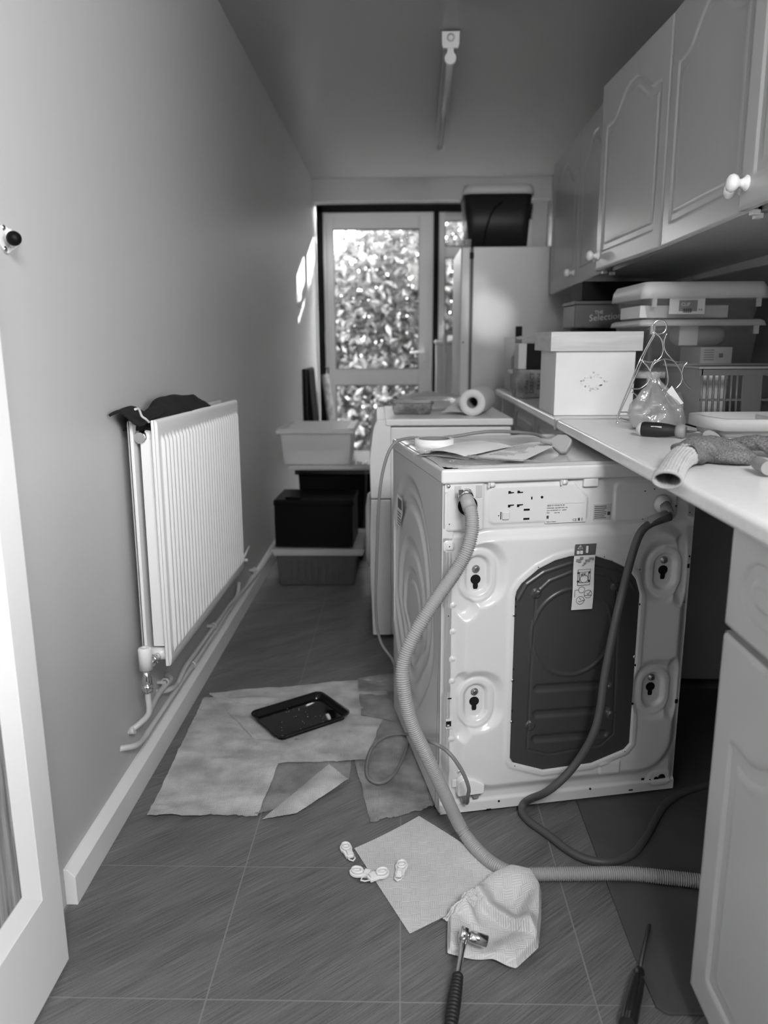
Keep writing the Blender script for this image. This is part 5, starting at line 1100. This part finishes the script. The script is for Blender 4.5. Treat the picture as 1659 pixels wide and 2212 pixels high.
# fresh white sheet with a crumpled end: one continuous object
t = thing('paper_towel', 'clean white kitchen paper sheet with a crumpled end under the ratchet', 'paper towel', tuple(at(930, 1900, z=0)))
c = [np.array(at(*p, z=.004)) for p in ((765, 1832), (885, 2016), (1110, 1905), (905, 1762))]; n = 70
U_, V__ = np.meshgrid(np.linspace(0, 1, n), np.linspace(0, 1, n))
P = ((1-U_)*(1-V__))[..., None]*c[0]+(U_*(1-V__))[..., None]*c[1]+(U_*V__)[..., None]*c[2]+((1-U_)*V__)[..., None]*c[3]
X, Y = P[..., 0].copy(), P[..., 1].copy(); P[..., 2] = .003+.006*np.maximum(0, vnoise(X*7, Y*7, 3))+.012*np.exp(-((V__-1)**2)/.02)*U_
P[..., 0] += .006*np.sin(V__*np.pi)*(U_ < .02)
grid('flat_sheet', P, 'tD', t, uv=np.stack([X*2.2, Y*2.2], -1))
# crumpled end: polar bowl with folds
oc = [(967, 1990), (966, 2058), (1012, 2068), (1060, 2075), (1115, 2090), (1163, 2048), (1169, 1985), (1169, 1925), (1150, 1898), (1105, 1888), (1060, 1900), (1010, 1940)]
O3 = np.array([at(*p, z=.012)[:2] for p in oc]); cc = O3.mean(0); K = 160
tt_ = np.linspace(0, len(oc), K+1); Oi = np.stack([np.interp(tt_, np.arange(len(oc)+1), np.append(O3[:, i], O3[0, i])) for i in range(2)], -1)
Rr, Tt = np.meshgrid(np.linspace(0, 1, 60), np.arange(K+1)); X = cc[0]+(Oi[Tt, 0]-cc[0])*Rr; Y = cc[1]+(Oi[Tt, 1]-cc[1])*Rr
ang = Tt/K*2*np.pi
rimh = .024+.010*np.sin(ang+3.6)+.004*np.sin(ang*3+.5)
Z = .005+rimh*ss(.35, .85, Rr)-rimh*.75*ss(.93, 1.0, Rr)+.004*np.maximum(0, vnoise(X*16, Y*16, 4))*Rr
f1_ = (X-cc[0])*.62+(Y-cc[1])*.78-.004+.010*np.sin((X-cc[0])*22); Z += .020*ss(-.012, .0, f1_)*(1-ss(.0, .045, f1_))*ss(1.0, .75, Rr)
f2_ = (X-cc[0])*.90+(Y-cc[1])*.43+.052; Z += .018*np.exp(-(f2_/.012)**2)*ss(-.02, .03, Y-cc[1]+.02)
f3_ = (X-cc[0])*.8-(Y-cc[1])*.6-.045; Z += .008*np.exp(-(f3_/.018)**2)
Z = np.maximum(Z, .004); Z[-1] = Z[0]
grid('crumpled_end', np.stack([X, Y, Z], -1), 'tD', t, uv=np.stack([X*2.2, Y*2.2], -1), flip=False)
# folded ear on the left of the crumple
sheet([tuple(at(955, 1985, z=.01)), tuple(at(978, 1992, z=.02)), tuple(at(1045, 1940, z=.03)), tuple(at(1015, 1920, z=.05))], 0, lambda u, v: .014*np.sin(v*3)*np.sin(u*3), 20, 30, 'folded_ear', 'tD', t, 7, .010, 2.2)

# baking tray
tc0, tc1, tc2, tc3 = [np.array(at(*p, z=.022)) for p in ((536, 1545), (693, 1497), (760, 1547), (603, 1600))]
ctr = (tc0+tc1+tc2+tc3)/4; exx = (tc1-tc0+tc2-tc3)/2; eyy = (tc0-tc3+tc1-tc2)/2; wl = np.linalg.norm(exx); hl = np.linalg.norm(eyy); ra_ = math.atan2(exx[1], exx[0])
t = thing('baking_tray', 'black baking tray of water lying on the wet kitchen paper', 'tray', (ctr[0], ctr[1], .012), (0, 0, ra_))
w2, h2_ = wl/2, hl/2
loft([(rr2(-w2+.014, w2-.014, -h2_+.014, h2_-.014, .016), .0015), (rr2(-w2+.006, w2-.006, -h2_+.006, h2_-.006, .02), .019), (rr2(-w2, w2, -h2_, h2_, .024), .021), (rr2(-w2, w2, -h2_, h2_, .024), .0185)], 'tray_wall', 'blackt', t, caps=False)
B().prism(rr2(-w2+.013, w2-.013, -h2_+.013, h2_-.013, .016), lambda x, y: (x, y, .0), lambda x, y: (x, y, .0018)).build('tray_base', 'blackt', t)
XW, YW = np.meshgrid(np.linspace(-w2+.017, w2-.017, 70), np.linspace(-h2_+.017, h2_-.017, 50))
grid('water', np.stack([XW, YW, .0042+.0009*vnoise(XW*12, YW*12, 4)], -1), mat('still_water', .006, .01, spec=.8), t)
b = B(); random.seed(11)
for k_ in range(26):
    x, y = random.uniform(-w2+.03, w2-.03), random.uniform(-h2_+.03, h2_-.02); b.sphere((x, y, .0046), random.choice([.0012, .0018]), sz=.5, seg=8, rings=5)
b.build('droplets', 'chrome', t)

# ratchet with socket
r0 = Vector(at(1004, 2018, z=.058)); r1 = Vector(at(990, 2102, z=.032)); r2 = Vector(at(974, 2215, z=.018))
t = thing('ratchet_wrench', 'chrome ratchet wrench with black ribbed grip resting on crumpled paper', 'wrench', tuple(r2)); ax = (r2-r1).normalized(); ax0 = (r1-r0).normalized()
b = B(); b.tube([tuple(r0), tuple(r0+ax0*.03), tuple(r1), tuple(r1+ax*.01)], [.0075, .0055, .0052, .0052], 14); b.build('shaft', 'chrome', t)
sdx = Vector((.95, -.12, -.25)).normalized()
b = B(); b.lathe([(.010, -.009), (.0125, -.007), (.0125, .004), (.010, .006)], tuple(r0), tuple(sdx), seg=24); hd = b.build('ratchet_head', 'chrome', t)
b = B(); b.lathe([(.007, .006), (.007, .009), (.0095, .010), (.0095, .013), (.0105, .014), (.0112, .042), (.0095, .0425), (.009, .036)], tuple(r0), tuple(sdx), seg=24, cap=True); b.build('socket', 'chrome', t)
pr = [(.0052, 0), (.0085, .003)]
Lg = .118
for k_ in range(15): s_ = .006+k_*.0068; rb_ = .0098+.0022*math.sin(k_/14*math.pi*.9); pr += [(rb_, s_), (rb_, s_+.0042), (rb_-.0015, s_+.0046), (rb_-.0015, s_+.0064)]
pr += [(.0125, .112), (.0125, .125), (.008, .128)]
B().lathe(pr, tuple(r1), tuple(ax), seg=20).build('grip', 'sdh', t)
# small screwdriver
s0 = Vector(at(1403, 1999, z=.010)); s1 = Vector(at(1381, 2098, z=.016)); s2 = Vector(at(1350, 2240, z=.018)); ax = (s2-s1).normalized()
t = thing('screwdriver', 'slotted screwdriver with dark translucent handle on the floor board', 'screwdriver', tuple(s1))
b = B(); b.tube([tuple(s0), tuple(s0+(s1-s0)*.12), tuple(s0+(s1-s0)*.2), tuple(s1)], [.0035, .0042, .0030, .0030], 10); b.build('blade', mat('dark_steel', .12, .4, metal=.8), t)
hp_ = [(.004, -.004), (.0085, -.003), (.010, .004), (.0075, .010), (.0075, .014)]
B().lathe(hp_, tuple(s1), tuple(ax)).build('collar', 'amber', t)
pv = []; n6 = 36; rings_ = []
b = B(); A3 = ax.orthogonal().normalized(); B3 = ax.cross(A3); V = []; prof = [(.0095, .014), (.0125, .022), (.014, .05), (.0155, .11), (.015, .125)]
for r_, h_ in prof:
    for k_ in range(n6): a = 2*math.pi*k_/n6; rr_ = r_*(1-.08*(math.cos(a*6) > .3)); V.append(s1+ax*h_+(A3*math.cos(a)+B3*math.sin(a))*rr_)
b.add(V, [(i*n6+k_, i*n6+(k_+1) % n6, (i+1)*n6+(k_+1) % n6, (i+1)*n6+k_) for i in range(len(prof)-1) for k_ in range(n6)]+[tuple(range(n6))[::-1], tuple(range(len(V)-n6, len(V)))]); hd = b.build('fluted_handle', 'amber', t)
# transit bolt covers
def cap(px, py, ang, label, z=.006, tilt=0.):
    c = at(px, py, z=z); t = thing('bolt_cover', label, 'bolt cover', (float(c[0]), float(c[1]), z), (0, tilt, R(ang))); t.scale = (1.5, 1.2, 1.2)
    def ringp(r_, cx, n=14, a0=-2.3, a1=2.3): return [(cx+r_*math.cos(a), r_*math.sin(a)) for a in np.linspace(a0, a1, n)]
    o = ringp(.0115, .010)+[(-.006, -.0085)]; o = [(-.012, .0075)]+[(-.012, -.0075)]+ringp(.0115, .010, 16, -2.2, 2.2)
    o = [(-.012, -.008)]+[(.010+.0115*math.cos(a), .0115*math.sin(a)) for a in np.linspace(-2.3, 2.3, 16)]+[(-.012, .008)]
    B().prism(o, lambda x, y: (x, y, -.002), lambda x, y: (x, y, .003)).build('cover_plate', 'white', t, bevel=.001)
    B().lathe([(.0065, .003), (.0088, .003), (.0088, .0085), (.0065, .0085), (.0065, .003)], (.010, 0, 0), cap=False).build('collar', 'white', t)
    b = B(); b.box(-.010, -.001, -.0045, .0045, .003, .009); b.box(.001, .005, -.003, .003, .003, .008); b.build('plug_block', 'white', t, bevel=.001)
    b = B(); b.tube([(-.012, -.0065, .003), (-.020, -.0055, .004), (-.024, 0, .004), (-.020, .0055, .004), (-.012, .0065, .003)], .0014, 6); b.build('snap_loop', 'white', t)
    return t
cap(752, 1842, 112, 'white plastic bolt cover alone on the tile left of the paper')
cap(786, 1888, 165, 'white bolt cover partly under its neighbour at the paper edge', z=.008)
cap(812, 1893, 32+180-180, 'white bolt cover overlapping another at the paper edge', z=.016)
cap(865, 1882, 80, 'white bolt cover lying alone on the clean paper sheet', z=.009)

# ================================================================== OUTSIDE
gr = B().box(-12, 12, 6.62, 22, -.3, -.12).build('garden_ground', 'grass'); tag(gr, 'dark garden ground beyond the back door', 'ground', kind='structure')
def leaves(name, label, n, fn, seed, size=(.035, .075), trunk=None):
    t = thing(name, label, 'shrub', trunk)
    r_ = np.random.default_rng(seed); C_ = fn(r_, n); n = len(C_)
    L = r_.uniform(*size, n); W_ = L*r_.uniform(.35, .6, n)
    a = r_.normal(size=(n, 3)); a /= np.linalg.norm(a, axis=1)[:, None]; b_ = r_.normal(size=(n, 3)); b_ -= a*(a*b_).sum(1)[:, None]; b_ /= np.linalg.norm(b_, axis=1)[:, None]; c_ = np.cross(a, b_)
    V = np.stack([C_-a*L[:, None], C_+b_*W_[:, None]+c_*W_[:, None]*.3, C_+a*L[:, None], C_-b_*W_[:, None]+c_*W_[:, None]*.3], 1).reshape(-1, 3)
    me = bpy.data.meshes.new('foliage'); me.from_pydata(V.tolist(), [], np.concatenate([np.arange(4*n).reshape(-1, 4)[:, [0, 1, 2]], np.arange(4*n).reshape(-1, 4)[:, [0, 2, 3]]]).tolist())
    o = link('foliage', me, 'leaf', t); tag(o, kind='stuff')
    return t
def f1(r_, n):
    X = r_.uniform(-2.6, 1.7, n*2); Y = r_.uniform(7.7, 9.4, n*2); top = np.interp(X, [-2.6, -1.2, -.75, -.25, .3, 1.7], [1.6, 1.75, 1.9, 2.35, 2.9, 3.1])+.12*(Y-7.7); Z = r_.uniform(-.1, 1, n*2)**.85*3.3-.1
    k = (Z < top+r_.normal(0, .08, n*2)); s_ = (Y-6.4)/.75; zz_ = Z-.31*s_; xx_ = X-s_; k &= ~((zz_ > 1.76) & (zz_ < 2.03) & (xx_ > -.62) & (xx_ < .22)); k &= r_.random(n*2) < np.clip(1.25-.55*np.maximum(0, Z-1.3), .25, 1); return np.stack([X, Y, Z], -1)[k][:n]  # leaves dropped along the sun's line to let a patch reach the wall
sh = leaves('hedge', 'tall leafy hedge filling the glazed back door view', 30000, f1, 1, trunk=(-.3, 8.4, -.12))
b = B()
for k_ in range(16):
    x = -2.3+k_*.26; b.tube(smoothpath([(x, 8.3+.3*math.sin(k_*3), -.12), (x+.1*math.sin(k_), 8.3, .8), (x+.25*math.sin(k_*2), 8.2+.2*math.cos(k_), 1.7)], .15), [.016]*0 or .014, 6)
b.tube(smoothpath([tuple(at(700, 590, y=8.0)), tuple(at(765, 525, y=8.0)), tuple(at(800, 500, y=8.0)), tuple(at(860, 430, y=8.0))], .1), .012, 6)
b.build('stems', 'bark', sh)
def f2(r_, n):
    X = r_.uniform(1.78, 4.6, n); Y = r_.uniform(7.2, 9.6, n); Z = r_.uniform(-.1, 1, n)*3.0; k = (Z-.31*(Y-6.4)/.75) < 1.70; return np.stack([X, Y, Z], -1)[k]
leaves('shrub', 'added dense shrub out of view, blocking low sun to shape the wall patch', 40000, f2, 2, (.04, .09), trunk=(2.6, 8.3, -.12))  # added blocker out of view, trims the sun patch from below
gw = B().box(-8, 9, 13, 13.3, -.2, 1.5).build('garden_wall', 'paint'); tag(gw, 'plain pale garden wall beyond the hedge', 'wall', kind='structure')

# groups of repeats
GR = dict(bolt_cover='white bolt covers on the floor', paper_towel='kitchen paper sheets on the floor', wall_cupboard='wall cupboards', storage_box='plastic storage boxes', work_glove='work gloves on the worktop',
          onion='onions in the clear bag', worktop='worktop lengths', base_cupboard='base cupboards', black_case='black cases by the tin', white_carton='white cartons in the clear boxes')
for o in bpy.data.objects:
    k_ = o.name.split('.')[0]
    if o.parent is None and k_ in GR: o['group'] = GR[k_]
